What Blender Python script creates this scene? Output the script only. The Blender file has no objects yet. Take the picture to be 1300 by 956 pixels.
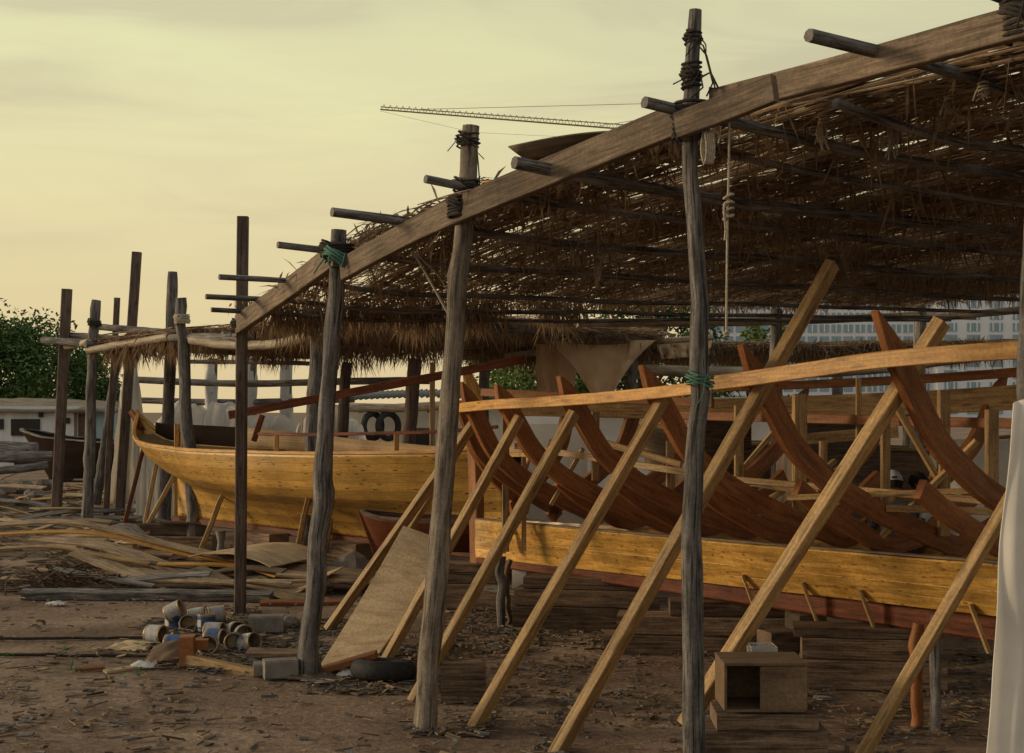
import bpy, math, random
from mathutils import Vector, Matrix, noise
R = math.radians
rng = random.Random(7)
sc = bpy.context.scene
COL = sc.collection
F, EYE, HX, HY = 1800.0, 2.6, 650.0, 520.0      # focal length in picture pixels, eye height, vanishing point of the view axis

def P(px, py, Y):
    return Vector(((px-HX)/F*Y, Y, EYE-(py-HY)/F*Y))
def G(px, Y, z=0.0):
    return Vector(((px-HX)/F*Y, Y, z))
def lerp(a, b, t): return a+(b-a)*t
def interp(tab, x):
    if x <= tab[0][0]: return tab[0][1]
    for (x0, y0), (x1, y1) in zip(tab, tab[1:]):
        if x <= x1: return lerp(y0, y1, (x-x0)/(x1-x0))
    return tab[-1][1]
def nz(x, y=0.0, z=0.0): return noise.noise(Vector((x, y, z)))
def smooth_path(pts, n):
    """Catmull-Rom through pts"""
    pts = [Vector(p) for p in pts]
    if len(pts) < 3: return [pts[0].lerp(pts[-1], i/n) for i in range(n+1)]
    ext = [pts[0]*2-pts[1]]+pts+[pts[-1]*2-pts[-2]]
    m = len(pts)-1; out = []
    for i in range(n+1):
        t = i/n*m; k = min(int(t), m-1); f = t-k
        a, b, c, d = ext[k:k+4]
        out.append(0.5*((2*b)+(-a+c)*f+(2*a-5*b+4*c-d)*f*f+(-a+3*b-3*c+d)*f**3))
    return out

# ------------------------------------------------------------------ mesh builder
class MB:
    def __init__(s): s.v=[]; s.f=[]; s.uv=[]; s.sm=[]
    def add(s, verts, faces, uvs, smooth=False):
        o = len(s.v); s.v += [tuple(v) for v in verts]
        for f, u in zip(faces, uvs):
            s.f.append(tuple(i+o for i in f)); s.uv.append(u); s.sm.append(smooth)
    def loft(s, rings, us, vs, closed=True, smooth=False, caps=True):
        n = len(rings[0]); V = [p for r in rings for p in r]; Fc=[]; U=[]
        m = n if closed else n-1
        for i in range(len(rings)-1):
            for j in range(m):
                k = (j+1) % n
                Fc.append((i*n+j, i*n+k, (i+1)*n+k, (i+1)*n+j))
                U.append([(us[i], vs[j]), (us[i], vs[j+1]), (us[i+1], vs[j+1]), (us[i+1], vs[j])])
        s.add(V, Fc, U, smooth)
        if caps and closed:
            for r, flip in ((rings[0], True), (rings[-1], False)):
                c = sum((Vector(p) for p in r), Vector())/n
                idx = tuple(range(n)); idx = idx[::-1] if flip else idx
                s.add(r, [idx], [[((Vector(r[q])-c).length*.3, (Vector(r[q])-c).length) for q in idx]], False)
    def tube(s, pts, r, n=8, rough=0.0, seed=None, caps=True, smooth=True, knots=0):
        pts = [Vector(p) for p in pts]
        rad = r if callable(r) else (lambda t: r)
        sd = rng.uniform(0, 99) if seed is None else seed
        kn = [(rng.random(), rng.uniform(0, 6.28), rng.uniform(.25, .6)) for _ in range(knots)]
        L = [0.0]
        for a, b in zip(pts, pts[1:]): L.append(L[-1]+(b-a).length)
        tot = L[-1] or 1
        T0 = (pts[1]-pts[0]).normalized()
        ref = Vector((0,0,1)) if abs(T0.z) < .9 else Vector((1,0,0))
        X = T0.cross(ref).normalized(); rings = []
        for i, p in enumerate(pts):
            T = ((pts[min(i+1, len(pts)-1)]-pts[max(i-1, 0)])).normalized()
            X = (X-T*X.dot(T)).normalized(); Yv = T.cross(X)
            rr = rad(L[i]/tot); ring = []
            for j in range(n):
                a = j/n*math.tau; q = rr
                if rough: q *= 1+rough*(nz(math.cos(a)*1.1+sd, math.sin(a)*1.1, L[i]*1.8)*1.2+.5*nz(math.cos(a)*2+sd, math.sin(a)*2+7, L[i]*6))
                for kt, ka, kh in kn:
                    d2 = ((L[i]/tot-kt)*tot/.07)**2+((math.cos(a-ka)-1)*3)**2
                    q += rr*kh*.5*math.exp(-d2)
                ring.append(p+X*(math.cos(a)*q)+Yv*(math.sin(a)*q))
            rings.append(ring)
        vo = sd*3.1; w = math.tau*rad(.5)
        s.loft(rings, [sd+l for l in L], [vo+w*j/n for j in range(n+1)], True, smooth, caps)
    def bar(s, pts, w, h, up=(0,0,1), ch=.12, taper=None, ends=True, twist=None, side=None):
        """rectangular section swept along pts: w across, h along up"""
        pts = [Vector(p) for p in pts]; upv = None if callable(up) else Vector(up).normalized()
        sd = rng.uniform(0, 99); L=[0.0]
        for a, b in zip(pts, pts[1:]): L.append(L[-1]+(b-a).length)
        rings = []
        c = min(w, h)*ch
        for i, p in enumerate(pts):
            T = ((pts[min(i+1, len(pts)-1)]-pts[max(i-1, 0)])).normalized()
            if callable(up): upv = Vector(up(i)).normalized()
            S = Vector(side).normalized() if side is not None else T.cross(upv).normalized(); U = S.cross(T).normalized()
            if twist:
                M = Matrix.Rotation(twist*(L[i]/L[-1]), 3, T); S = M@S; U = M@U
            k = taper(L[i]/L[-1]) if taper else 1.0
            a, b = w/2*1.0, h/2*k; cc = c
            prof = [(-a+cc,-b),(a-cc,-b),(a,-b+cc),(a,b-cc),(a-cc,b),(-a+cc,b),(-a,b-cc),(-a,-b+cc)]
            rings.append([p+S*x+U*y for x, y in prof])
        per = [0, w, w+c, w+h, w+h+c, 2*w+h+c, 2*w+h+2*c, 2*w+2*h+2*c, 2*w+2*h+3*c]
        s.loft(rings, [sd+l for l in L], [sd*2.7+q for q in per], True, False, ends)
    def box(s, c, size, rot=0.0, ch=.04, tilt=0.0):
        """axis box, centre c, size (x,y,z), turned by rot about z"""
        c = Vector(c); d = Vector((math.cos(rot), math.sin(rot), math.sin(tilt)))*(size[0]/2)
        s.bar([c-d, c+d], size[1], size[2], ch=ch)
    def sheet(s, fn, nu, nv, su=1.0, sv=1.0, smooth=True):
        V = [fn(i/nu, j/nv) for i in range(nu+1) for j in range(nv+1)]; Fc=[]; U=[]
        for i in range(nu):
            for j in range(nv):
                a = i*(nv+1)+j
                Fc.append((a, a+1, a+nv+2, a+nv+1))
                U.append([(i/nu*su, j/nv*sv), (i/nu*su, (j+1)/nv*sv), ((i+1)/nu*su, (j+1)/nv*sv), ((i+1)/nu*su, j/nv*sv)])
        s.add(V, Fc, U, smooth)
    def blade(s, p, d, wv, L, droop=0.0, w=.02, up=None):
        """pointed leaf blade from p along d"""
        m = p+d*(L*.5); m.z -= droop*L*.15
        e = p+d*L; e.z -= droop*L*.5
        a = wv*(w/2)
        u0 = rng.uniform(0, 50)
        s.add([p-a*.6, p+a*.6, m+a, m-a, e], [(0,1,2,3), (3,2,4)], [[(u0,0),(u0,w),(u0+L/2,w),(u0+L/2,0)], [(u0+L/2,0),(u0+L/2,w),(u0+L,w/2)]])
    def build(s, name, mat, parent=None, origin=None, solid=0.0, label=None):
        base = BASE.get(parent.name) if parent else None
        if base is None:
            base = Vector(origin) if origin is not None else Vector((0,0,0))
        me = bpy.data.meshes.new(name)
        me.from_pydata([(v[0]-base.x, v[1]-base.y, v[2]-base.z) for v in s.v], [], s.f)
        uvl = me.uv_layers.new(name="UVMap")
        flat = [c for u in s.uv for q in u for c in q]
        uvl.data.foreach_set("uv", flat)
        me.polygons.foreach_set("use_smooth", s.sm)
        me.materials.append(mat); me.update()
        o = bpy.data.objects.new(name, me); COL.objects.link(o)
        if parent: o.parent = parent
        else: o.location = base
        BASE[o.name] = base.copy()
        if solid:
            m = o.modifiers.new("thick", 'SOLIDIFY'); m.thickness = solid; m.offset = 0
        if label: o['label'] = label
        return o
BASE = {}
def tag(o, label, cat, group=None, kind=None):
    o['label'] = label; o['category'] = cat
    if group: o['group'] = group
    if kind: o['kind'] = kind
    return o
def thing(name, label, cat, loc, group=None):
    o = bpy.data.objects.new(name, None); COL.objects.link(o)
    o.empty_display_size = .2; o.location = Vector(loc); BASE[o.name] = Vector(loc)
    return tag(o, label, cat, group)
def part(name, mat, parent, fn, solid=0.0, label=None):
    m = MB(); fn(m); return m.build(name, mat, parent, solid=solid, label=label)

# ------------------------------------------------------------------ materials
def new_mat(name):
    m = bpy.data.materials.new(name); m.use_nodes = True
    nt = m.node_tree; b = nt.nodes['Principled BSDF']
    return m, nt, b
def N(nt, t, **kw):
    n = nt.nodes.new(t)
    for k, v in kw.items():
        if k in n.inputs: n.inputs[k].default_value = v
        else: setattr(n, k, v)
    return n
def ramp(nt, fac, stops):
    r = nt.nodes.new('ShaderNodeValToRGB'); e = r.color_ramp.elements
    while len(e) < len(stops): e.new(.5)
    for q, (p, c) in zip(e, stops):
        q.position = p; q.color = (*c, 1) if len(c) == 3 else c
    nt.links.new(fac, r.inputs['Fac']); return r
def mixc(nt, fac, a, b, mode='MIX'):
    m = nt.nodes.new('ShaderNodeMix'); m.data_type = 'RGBA'; m.blend_type = mode
    for s, v in ((m.inputs[0], fac), (m.inputs[6], a), (m.inputs[7], b)):
        if hasattr(v, 'is_output'): nt.links.new(v, s)
        elif isinstance(v, (int, float)): s.default_value = v
        else: s.default_value = (*v, 1)
    return m.outputs[2]
def wood(name, dark, mid, light, rough=.7, grain=16.0, bump=.35, knots=.6, crack=.4, blotch=.5, nails=0.0, nail_s=(3.2,6.0), strake=0.0, var=.25, spec=.25):
    m, nt, b = new_mat(name); L = nt.links
    uv = N(nt, 'ShaderNodeUVMap').outputs[0]
    mp = N(nt, 'ShaderNodeMapping'); mp.inputs['Scale'].default_value = (1.0, grain, 1); L.new(uv, mp.inputs[0])
    n1 = N(nt, 'ShaderNodeTexNoise', Scale=2.2, Detail=7.0, Roughness=.62, Distortion=.5); L.new(mp.outputs[0], n1.inputs[0])
    c = ramp(nt, n1.outputs[0], [(.3, dark), (.5, mid), (.72, light)]).outputs[0]
    mp2 = N(nt, 'ShaderNodeMapping'); mp2.inputs['Scale'].default_value = (.55, grain*3.2, 1); L.new(uv, mp2.inputs[0])
    n2 = N(nt, 'ShaderNodeTexNoise', Scale=2.5, Detail=4.0, Roughness=.7); L.new(mp2.outputs[0], n2.inputs[0])
    ck = ramp(nt, n2.outputs[0], [(.37, (.12,.12,.12)), (.46, (1,1,1))]).outputs[0]
    c = mixc(nt, crack, c, mixc(nt, 1.0, c, ck, 'MULTIPLY'))
    # broad weathering in the object's own space
    tc = N(nt, 'ShaderNodeTexCoord')
    n3 = N(nt, 'ShaderNodeTexNoise', Scale=1.7, Detail=5.0, Roughness=.6); L.new(tc.outputs['Object'], n3.inputs[0])
    bl = ramp(nt, n3.outputs[0], [(.33, (.45,.42,.4)), (.62, (1.15,1.12,1.1))]).outputs[0]
    c = mixc(nt, blotch, c, mixc(nt, 1.0, c, bl, 'MULTIPLY'))
    n5 = N(nt, 'ShaderNodeTexNoise', Scale=38.0, Detail=3.0, Roughness=.7); L.new(tc.outputs['Object'], n5.inputs[0])
    c = mixc(nt, .6, c, mixc(nt, 1.0, c, ramp(nt, n5.outputs[0], [(.35, (.62,.6,.58)), (.6, (1.12,1.12,1.1))]).outputs[0], 'MULTIPLY'))
    if knots:
        mk = N(nt, 'ShaderNodeMapping'); mk.inputs['Scale'].default_value = (1.6, 7.0, 1); L.new(uv, mk.inputs[0])
        vo = N(nt, 'ShaderNodeTexVoronoi', voronoi_dimensions='2D', Scale=1.0); L.new(mk.outputs[0], vo.inputs[0])
        kk = ramp(nt, vo.outputs['Distance'], [(.05, (1,1,1)), (.16, (0,0,0))]).outputs[0]
        c = mixc(nt, mul(nt, kk, knots), c, tuple(x*.35 for x in dark))
    if nails:
        mn = N(nt, 'ShaderNodeMapping'); mn.inputs['Scale'].default_value = (nail_s[0], nail_s[1], 1); L.new(uv, mn.inputs[0])
        vn = N(nt, 'ShaderNodeTexVoronoi', voronoi_dimensions='2D', Scale=1.0, Randomness=.8); L.new(mn.outputs[0], vn.inputs[0])
        kn = ramp(nt, vn.outputs['Distance'], [(.09, (1,1,1)), (.15, (0,0,0))]).outputs[0]
        sel = ramp(nt, vn.outputs['Color'], [(.50, (0,0,0)), (.52, (1,1,1))]).outputs[0]
        c = mixc(nt, mul(nt, mixc(nt, 1.0, kn, sel, 'MULTIPLY'), nails), c, (.06, .03, .012))
    if strake:
        # seams between the strakes (v runs up the hull side, one unit per strake)
        sx = N(nt, 'ShaderNodeSeparateXYZ'); L.new(uv, sx.inputs[0])
        fr = N(nt, 'ShaderNodeMath', operation='FRACT'); L.new(sx.outputs[1], fr.inputs[0])
        pp = N(nt, 'ShaderNodeMath', operation='PINGPONG'); L.new(fr.outputs[0], pp.inputs[0]); pp.inputs[1].default_value = .5
        sm = ramp(nt, pp.outputs[0], [(.0, (1,1,1)), (.05, (0,0,0))]).outputs[0]
        c = mixc(nt, mul(nt, sm, strake), c, (.10, .05, .02))
        fl = N(nt, 'ShaderNodeMath', operation='FLOOR'); L.new(sx.outputs[1], fl.inputs[0])
        wn = N(nt, 'ShaderNodeTexWhiteNoise', noise_dimensions='1D'); L.new(fl.outputs[0], wn.inputs['W'])
        tone = ramp(nt, wn.outputs[0], [(0, (.68,.64,.58)), (1, (1.15,1.1,1.05))]).outputs[0]
        c = mixc(nt, 1.0, c, tone, 'MULTIPLY')
    oi = N(nt, 'ShaderNodeObjectInfo')
    rv = ramp(nt, oi.outputs['Random'], [(0, (1-var,)*3), (1, (1+var*.6,)*3)]).outputs[0]
    c = mixc(nt, 1.0, c, rv, 'MULTIPLY')
    L.new(c, b.inputs['Base Color'])
    b.inputs['Roughness'].default_value = rough; b.inputs['Specular IOR Level'].default_value = spec
    if bump:
        bp = N(nt, 'ShaderNodeBump', Strength=bump, Distance=.012)
        h = mixc(nt, .5, n1.outputs[0], ck); L.new(h, bp.inputs['Height']); L.new(bp.outputs[0], b.inputs['Normal'])
    return m
def mul(nt, col, k):
    m = N(nt, 'ShaderNodeMath', operation='MULTIPLY'); nt.links.new(col, m.inputs[0]); m.inputs[1].default_value = k
    return m.outputs[0]
def plain(name, c1, c2, scale=3.0, rough=.8, bump=.2, detail=5.0, spec=.2, stretch=(1,1,1), metal=0.0, var=0.0, dist=.02):
    m, nt, b = new_mat(name); L = nt.links
    tc = N(nt, 'ShaderNodeTexCoord'); mp = N(nt, 'ShaderNodeMapping'); mp.inputs['Scale'].default_value = stretch
    L.new(tc.outputs['Object'], mp.inputs[0])
    n1 = N(nt, 'ShaderNodeTexNoise', Scale=scale, Detail=detail, Roughness=.65); L.new(mp.outputs[0], n1.inputs[0])
    c = ramp(nt, n1.outputs[0], [(.32, c1), (.68, c2)]).outputs[0]
    if var:
        oi = N(nt, 'ShaderNodeObjectInfo')
        c = mixc(nt, 1.0, c, ramp(nt, oi.outputs['Random'], [(0, (1-var,)*3), (1, (1+var*.6,)*3)]).outputs[0], 'MULTIPLY')
    L.new(c, b.inputs['Base Color']); b.inputs['Roughness'].default_value = rough
    b.inputs['Specular IOR Level'].default_value = spec; b.inputs['Metallic'].default_value = metal
    if bump:
        bp = N(nt, 'ShaderNodeBump', Strength=bump, Distance=dist); L.new(n1.outputs[0], bp.inputs['Height']); L.new(bp.outputs[0], b.inputs['Normal'])
    return m
M = {}
M['post'] = wood('weathered_post', (.06,.055,.052), (.19,.175,.165), (.36,.33,.305), rough=.85, grain=7, bump=1.0, knots=.6, crack=.9, blotch=.6)
M['post_warm'] = wood('warm_post', (.075,.056,.042), (.20,.165,.13), (.33,.275,.21), rough=.8, grain=8, bump=.8, knots=.6, crack=.6, blotch=.6)
M['square'] = wood('old_timber', (.06,.042,.034), (.135,.098,.078), (.22,.165,.13), rough=.85, bump=.6, crack=.6, blotch=.6)
M['beam'] = wood('sawn_beam', (.085,.06,.04), (.18,.13,.09), (.29,.215,.15), rough=.75, grain=15, bump=.4, crack=.35, blotch=.6, knots=.4)
M['brace'] = wood('new_batten', (.18,.10,.038), (.42,.26,.105), (.60,.41,.19), rough=.55, grain=14, bump=.25, crack=.2, blotch=.35, knots=.5, spec=.35)
M['ribband'] = wood('bright_batten', (.30,.13,.03), (.54,.275,.065), (.70,.40,.12), rough=.5, grain=14, bump=.2, crack=.15, blotch=.3, knots=.5, spec=.35)
M['rib'] = wood('red_stained_frame', (.16,.058,.02), (.31,.12,.041), (.41,.17,.063), rough=.6, grain=7, bump=.3, crack=.2, blotch=.4, knots=.0)
M['redkeel'] = wood('primed_keel', (.07,.016,.006), (.16,.04,.013), (.25,.08,.03), rough=.6, grain=8, bump=.4, crack=.4, blotch=.7, knots=.2, spec=.2)
M['hull_new'] = wood('oiled_strake', (.36,.18,.04), (.62,.345,.08), (.80,.50,.14), rough=.42, grain=9, bump=.2, crack=.2, blotch=.75, knots=.1, nails=.55, nail_s=(5.0,9.0), var=.4, spec=.45)
M['hull'] = wood('oiled_hull', (.46,.25,.06), (.66,.40,.10), (.80,.53,.16), rough=.42, grain=7, bump=.2, crack=.2, blotch=.5, knots=.5, nails=.9, nail_s=(3.0,2.0), strake=.55, spec=.45)
M['deck'] = wood('deck_board', (.20,.12,.055), (.32,.205,.10), (.42,.29,.16), rough=.65, grain=10, bump=.3, crack=.3, blotch=.5)
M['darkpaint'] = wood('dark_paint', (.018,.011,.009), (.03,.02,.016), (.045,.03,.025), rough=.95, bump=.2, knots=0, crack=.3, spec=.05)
M['oldplank'] = wood('pile_plank', (.16,.105,.065), (.36,.255,.155), (.54,.41,.26), rough=.75, grain=10, bump=.5, crack=.5, blotch=.6, var=.45)
M['ply'] = wood('plywood_sheet', (.36,.25,.14), (.50,.37,.225), (.60,.46,.29), rough=.7, grain=3.5, bump=.25, crack=.12, blotch=.35, knots=.25)
M['block'] = wood('keel_block', (.08,.053,.037), (.21,.14,.093), (.34,.24,.165), rough=.85, grain=9, bump=.8, crack=.6, blotch=.6, var=.5)
M['box'] = wood('crate_board', (.13,.08,.045), (.22,.145,.085), (.30,.21,.125), rough=.7, grain=4, bump=.3, crack=.2, blotch=.4, knots=.1)
M['bamboo'] = wood('pale_pole', (.20,.15,.10), (.42,.34,.24), (.62,.53,.39), rough=.6, grain=6, bump=.4, crack=.35, blotch=.4, knots=.3)
M['stick'] = wood('frond_rib', (.14,.095,.06), (.32,.22,.14), (.52,.39,.26), rough=.7, grain=5, bump=0, crack=.3, blotch=.7, knots=0)
M['leaf'] = wood('dry_leaflet', (.10,.067,.042), (.23,.16,.10), (.44,.33,.22), rough=.85, grain=3, bump=0, crack=.3, blotch=.85, knots=0, spec=.1)
M['leaf_grey'] = wood('bleached_leaflet', (.11,.085,.06), (.26,.21,.155), (.48,.41,.32), rough=.85, grain=3, bump=0, crack=.3, blotch=.7, knots=0, spec=.1)
def translucent(m, k, col):
    nt = m.node_tree; b = nt.nodes['Principled BSDF']; out = nt.nodes['Material Output']
    t = nt.nodes.new('ShaderNodeBsdfTranslucent'); t.inputs[0].default_value = (*col, 1); mx = nt.nodes.new('ShaderNodeMixShader'); mx.inputs[0].default_value = k
    nt.links.new(b.outputs[0], mx.inputs[1]); nt.links.new(t.outputs[0], mx.inputs[2]); nt.links.new(mx.outputs[0], out.inputs[0])
translucent(M['leaf'], .36, (.36,.225,.125)); translucent(M['leaf_grey'], .3, (.3,.2,.12))
M['rope'] = plain('dark_rope', (.02,.016,.013), (.06,.048,.038), 60, bump=.6)
M['rope_pale'] = plain('pale_rope', (.30,.25,.18), (.52,.45,.34), 60, bump=.6)
M['rope_green'] = plain('green_rope', (.05,.12,.09), (.10,.22,.16), 40, bump=.5)
M['cloth'] = plain('white_cloth', (.66,.63,.58), (.84,.81,.76), 2.2, rough=.9, bump=.3, var=.1)
M['tan_cloth'] = plain('tan_cloth', (.66,.50,.33), (.84,.68,.48), 2.0, rough=.9, bump=.3)
M['plastic'] = plain('plastic_wrap', (.60,.59,.57), (.82,.80,.76), 5, rough=.45, bump=.5, spec=.5)
M['rock'] = plain('rubble_rock', (.10,.085,.07), (.24,.2,.17), 2.5, bump=.8, var=.3, dist=.05)
M['concrete'] = plain('grey_concrete', (.14,.125,.11), (.25,.22,.19), 9, bump=.6)
M['tyre'] = plain('tyre_rubber', (.018,.017,.016), (.045,.042,.04), 20, rough=.75, bump=.4)
M['metal'] = plain('crane_steel', (.30,.24,.13), (.38,.30,.17), 1, rough=.6, bump=0)
M['wall'] = plain('painted_wall', (.50,.51,.52), (.66,.67,.66), 1.4, bump=.3, stretch=(3,3,.5))
M['blue_wall'] = plain('blue_wall', (.22,.33,.38), (.32,.43,.47), 1.6, bump=.3)
M['roofing'] = plain('felt_roof', (.14,.11,.085), (.27,.215,.165), 1.2, bump=.6, stretch=(1,1,4))
M['corrug'] = plain('corrugated_sheet', (.07,.075,.08), (.15,.155,.16), 2, rough=.6, bump=.2)
M['tower'] = plain('tower_cladding', (.62,.63,.65), (.70,.71,.73), .12, rough=.8, bump=0)
M['glass'] = plain('tower_glass', (.17,.28,.34), (.23,.34,.40), .25, rough=.25, bump=0, spec=.5)
M['darkwin'] = plain('dark_opening', (.018,.016,.015), (.035,.03,.028), 4, rough=.5, bump=0)
M['foliage'] = plain('tree_leaf', (.04,.085,.025), (.10,.16,.05), .9, rough=.75, bump=0, spec=.15)
M['foliage2'] = plain('yellowish_leaf', (.09,.14,.035), (.19,.24,.07), .9, rough=.75, bump=0, spec=.15)
M['bark'] = plain('tree_bark', (.05,.038,.028), (.11,.085,.06), 6, bump=.6)
M['can'] = None
M['tinlid'] = plain('rusty_tin', (.20,.13,.075), (.42,.32,.21), 14, rough=.45, bump=.2, metal=.35)
M['label_white'] = plain('can_label_white', (.28,.26,.25), (.46,.44,.42), 22, rough=.6, bump=.1, var=.3)
M['label_blue'] = plain('can_label_blue', (.03,.06,.16), (.08,.14,.3), 20, rough=.6, bump=.1, var=.3)
M['skin'] = plain('skin', (.16,.075,.045), (.22,.11,.065), 8, rough=.6, bump=.05)
M['hair'] = plain('black_hair', (.006,.005,.005), (.016,.013,.011), 60, rough=.7, bump=.6)
M['shirt'] = plain('white_shirt', (.42,.42,.44), (.58,.58,.60), 5, rough=.9, bump=.2)
M['cap'] = plain('grey_cap', (.30,.30,.31), (.42,.42,.43), 20, rough=.9, bump=.1)
M['trouser'] = plain('dark_trouser', (.03,.032,.04), (.06,.06,.075), 9, rough=.9, bump=.2)
M['green_bit'] = plain('green_plastic', (.01,.16,.05), (.03,.30,.10), 9, rough=.5, bump=.3)
M['crate_white'] = plain('white_crate', (.38,.37,.35), (.5,.48,.45), 9, rough=.5, bump=0)
M['yellow'] = plain('yellow_tin', (.45,.30,.02), (.6,.42,.04), 9, rough=.5, bump=0)
M['bluecap'] = plain('blue_cap', (.03,.06,.22), (.05,.09,.3), 9, rough=.5, bump=0)
translucent(M['tan_cloth'], .45, (.85,.66,.44)); translucent(M['cloth'], .4, (.85,.8,.72)); translucent(M['plastic'], .3, (.85,.8,.72))
# checked shirt
def checked():
    m, nt, b = new_mat('checked_shirt'); L = nt.links
    tc = N(nt, 'ShaderNodeTexCoord')
    br = N(nt, 'ShaderNodeTexBrick'); br.inputs['Color1'].default_value = (.03,.035,.045,1); br.inputs['Color2'].default_value = (.05,.05,.06,1)
    br.inputs['Mortar'].default_value = (.14,.15,.16,1); br.inputs['Scale'].default_value = 22.0; br.inputs['Mortar Size'].default_value = .035; br.offset = 0
    L.new(tc.outputs['Object'], br.inputs[0]); L.new(br.outputs[0], b.inputs['Base Color']); b.inputs['Roughness'].default_value = .9
    return m
M['check'] = checked()
def ground_mat():
    m, nt, b = new_mat('packed_sand'); L = nt.links
    tc = N(nt, 'ShaderNodeTexCoord')
    n1 = N(nt, 'ShaderNodeTexNoise', Scale=.5, Detail=9.0, Roughness=.62); L.new(tc.outputs['Object'], n1.inputs[0])
    c = ramp(nt, n1.outputs[0], [(.34, (.15,.107,.08)), (.5, (.25,.182,.137)), (.66, (.37,.285,.215))]).outputs[0]
    n2 = N(nt, 'ShaderNodeTexNoise', Scale=14.0, Detail=6.0, Roughness=.7); L.new(tc.outputs['Object'], n2.inputs[0])
    c = mixc(nt, .75, c, mixc(nt, 1.0, c, ramp(nt, n2.outputs[0], [(.33, (.5,.46,.42)), (.65, (1.35,1.3,1.25))]).outputs[0], 'MULTIPLY'))
    mp = N(nt, 'ShaderNodeMapping'); mp.inputs['Scale'].default_value = (1, 2.6, 1); mp.inputs['Rotation'].default_value = (0,0,.5); L.new(tc.outputs['Object'], mp.inputs[0])
    v = N(nt, 'ShaderNodeTexVoronoi', Scale=26.0); L.new(mp.outputs[0], v.inputs[0])
    chips = ramp(nt, v.outputs['Color'], [(.80, (0,0,0)), (.84, (1,1,1))]).outputs[0]
    near = ramp(nt, v.outputs['Distance'], [(.16, (1,1,1)), (.3, (0,0,0))]).outputs[0]
    c = mixc(nt, mul(nt, mixc(nt, 1.0, chips, near, 'MULTIPLY'), .7), c, (.30,.21,.13))
    L.new(c, b.inputs['Base Color']); b.inputs['Roughness'].default_value = .95; b.inputs['Specular IOR Level'].default_value = .1
    bp = N(nt, 'ShaderNodeBump', Strength=.8, Distance=.05); L.new(n2.outputs[0], bp.inputs['Height']); L.new(bp.outputs[0], b.inputs['Normal'])
    return m
M['ground'] = ground_mat()

# ------------------------------------------------------------------ world, sun, camera
w = bpy.data.worlds.new("World"); sc.world = w; w.use_nodes = True
nt = w.node_tree; L = nt.links; bg = nt.nodes['Background']
SUN_AZ, SUN_EL = R(-82), R(13)          # azimuth measured from +Y towards +X
sun_dir = Vector((math.sin(SUN_AZ)*math.cos(SUN_EL), math.cos(SUN_AZ)*math.cos(SUN_EL), math.sin(SUN_EL)))
sky = N(nt, 'ShaderNodeTexSky'); sky.sky_type = 'NISHITA'; sky.sun_disc = False
sky.sun_elevation = SUN_EL; sky.sun_rotation = SUN_AZ; sky.dust_density = 6.0; sky.air_density = 1.3; sky.ozone_density = .6
tc = N(nt, 'ShaderNodeTexCoord')
# evening haze veil, brightest towards the sun
glow = N(nt, 'ShaderNodeVectorMath', operation='DOT_PRODUCT'); L.new(tc.outputs['Generated'], glow.inputs[0])
glow.inputs[1].default_value = Vector((-.22, .93, .2)).normalized()
veil = ramp(nt, glow.outputs['Value'], [(0.0, (4.6,4.45,4.1)), (.45, (4.5,4.25,3.5)), (.85, (4.7,4.45,3.2)), (1.0, (5.6,5.35,3.5))])
sp = N(nt, 'ShaderNodeSeparateXYZ'); L.new(tc.outputs['Generated'], sp.inputs[0])
hz = ramp(nt, sp.outputs[2], [(0.0, (1.04,.85,.72)), (.10, (1.03,.92,.79)), (.24, (1.0,1.0,.87)), (.8, (.5,.55,.6))])
veil_c = mixc(nt, 1.0, veil.outputs[0], hz.outputs[0], 'MULTIPLY')
# thin streaky cloud
mp = N(nt, 'ShaderNodeMapping'); mp.inputs['Scale'].default_value = (1.3, 1.3, 8.0); mp.inputs['Rotation'].default_value = (.05, .14, 0); mp.inputs['Location'].default_value = (.35, .2, .3); L.new(tc.outputs['Generated'], mp.inputs[0])
cn = N(nt, 'ShaderNodeTexNoise', Scale=2.4, Detail=8.0, Roughness=.55, Distortion=.8); L.new(mp.outputs[0], cn.inputs[0])
cl = ramp(nt, cn.outputs[0], [(.36, (.86,.835,.88)), (.47, (.96,.95,.97)), (.56, (1.01,1.01,1.0)), (.7, (1.06,1.08,1.02))])
fade = ramp(nt, sp.outputs[2], [(.04, (0,0,0)), (.16, (1,1,1))])
veil_c = mixc(nt, fade.outputs[0], veil_c, mixc(nt, 1.0, veil_c, cl.outputs[0], 'MULTIPLY'))
tot = mixc(nt, .86, sky.outputs[0], veil_c)
L.new(tot, bg.inputs['Color']); bg.inputs['Strength'].default_value = .15

sl = bpy.data.lights.new('sun', 'SUN'); sl.energy = 2.3; sl.angle = R(11); sl.color = (1.0, .80, .52)
so = bpy.data.objects.new('sun', sl); COL.objects.link(so)
so.rotation_euler = (-sun_dir).to_track_quat('-Z', 'Y').to_euler(); so.location = (0,0,30)

cam = bpy.data.cameras.new('camera'); co = bpy.data.objects.new('camera', cam); COL.objects.link(co)
co.location = (0,0,EYE); co.rotation_euler = (R(90),0,0)
cam.sensor_width = 36; cam.lens = 36*F/1300; cam.shift_y = (HY-478)/1300
cam.clip_end = 3000; cam.clip_start = .1
sc.camera = co
sc.view_settings.view_transform = 'Standard'; sc.view_settings.look = 'None'
sc.view_settings.exposure = 0; sc.view_settings.gamma = 1
sc.render.engine = 'CYCLES'
sc.cycles.max_bounces = 6; sc.cycles.diffuse_bounces = 4; sc.cycles.use_denoising = True

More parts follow.
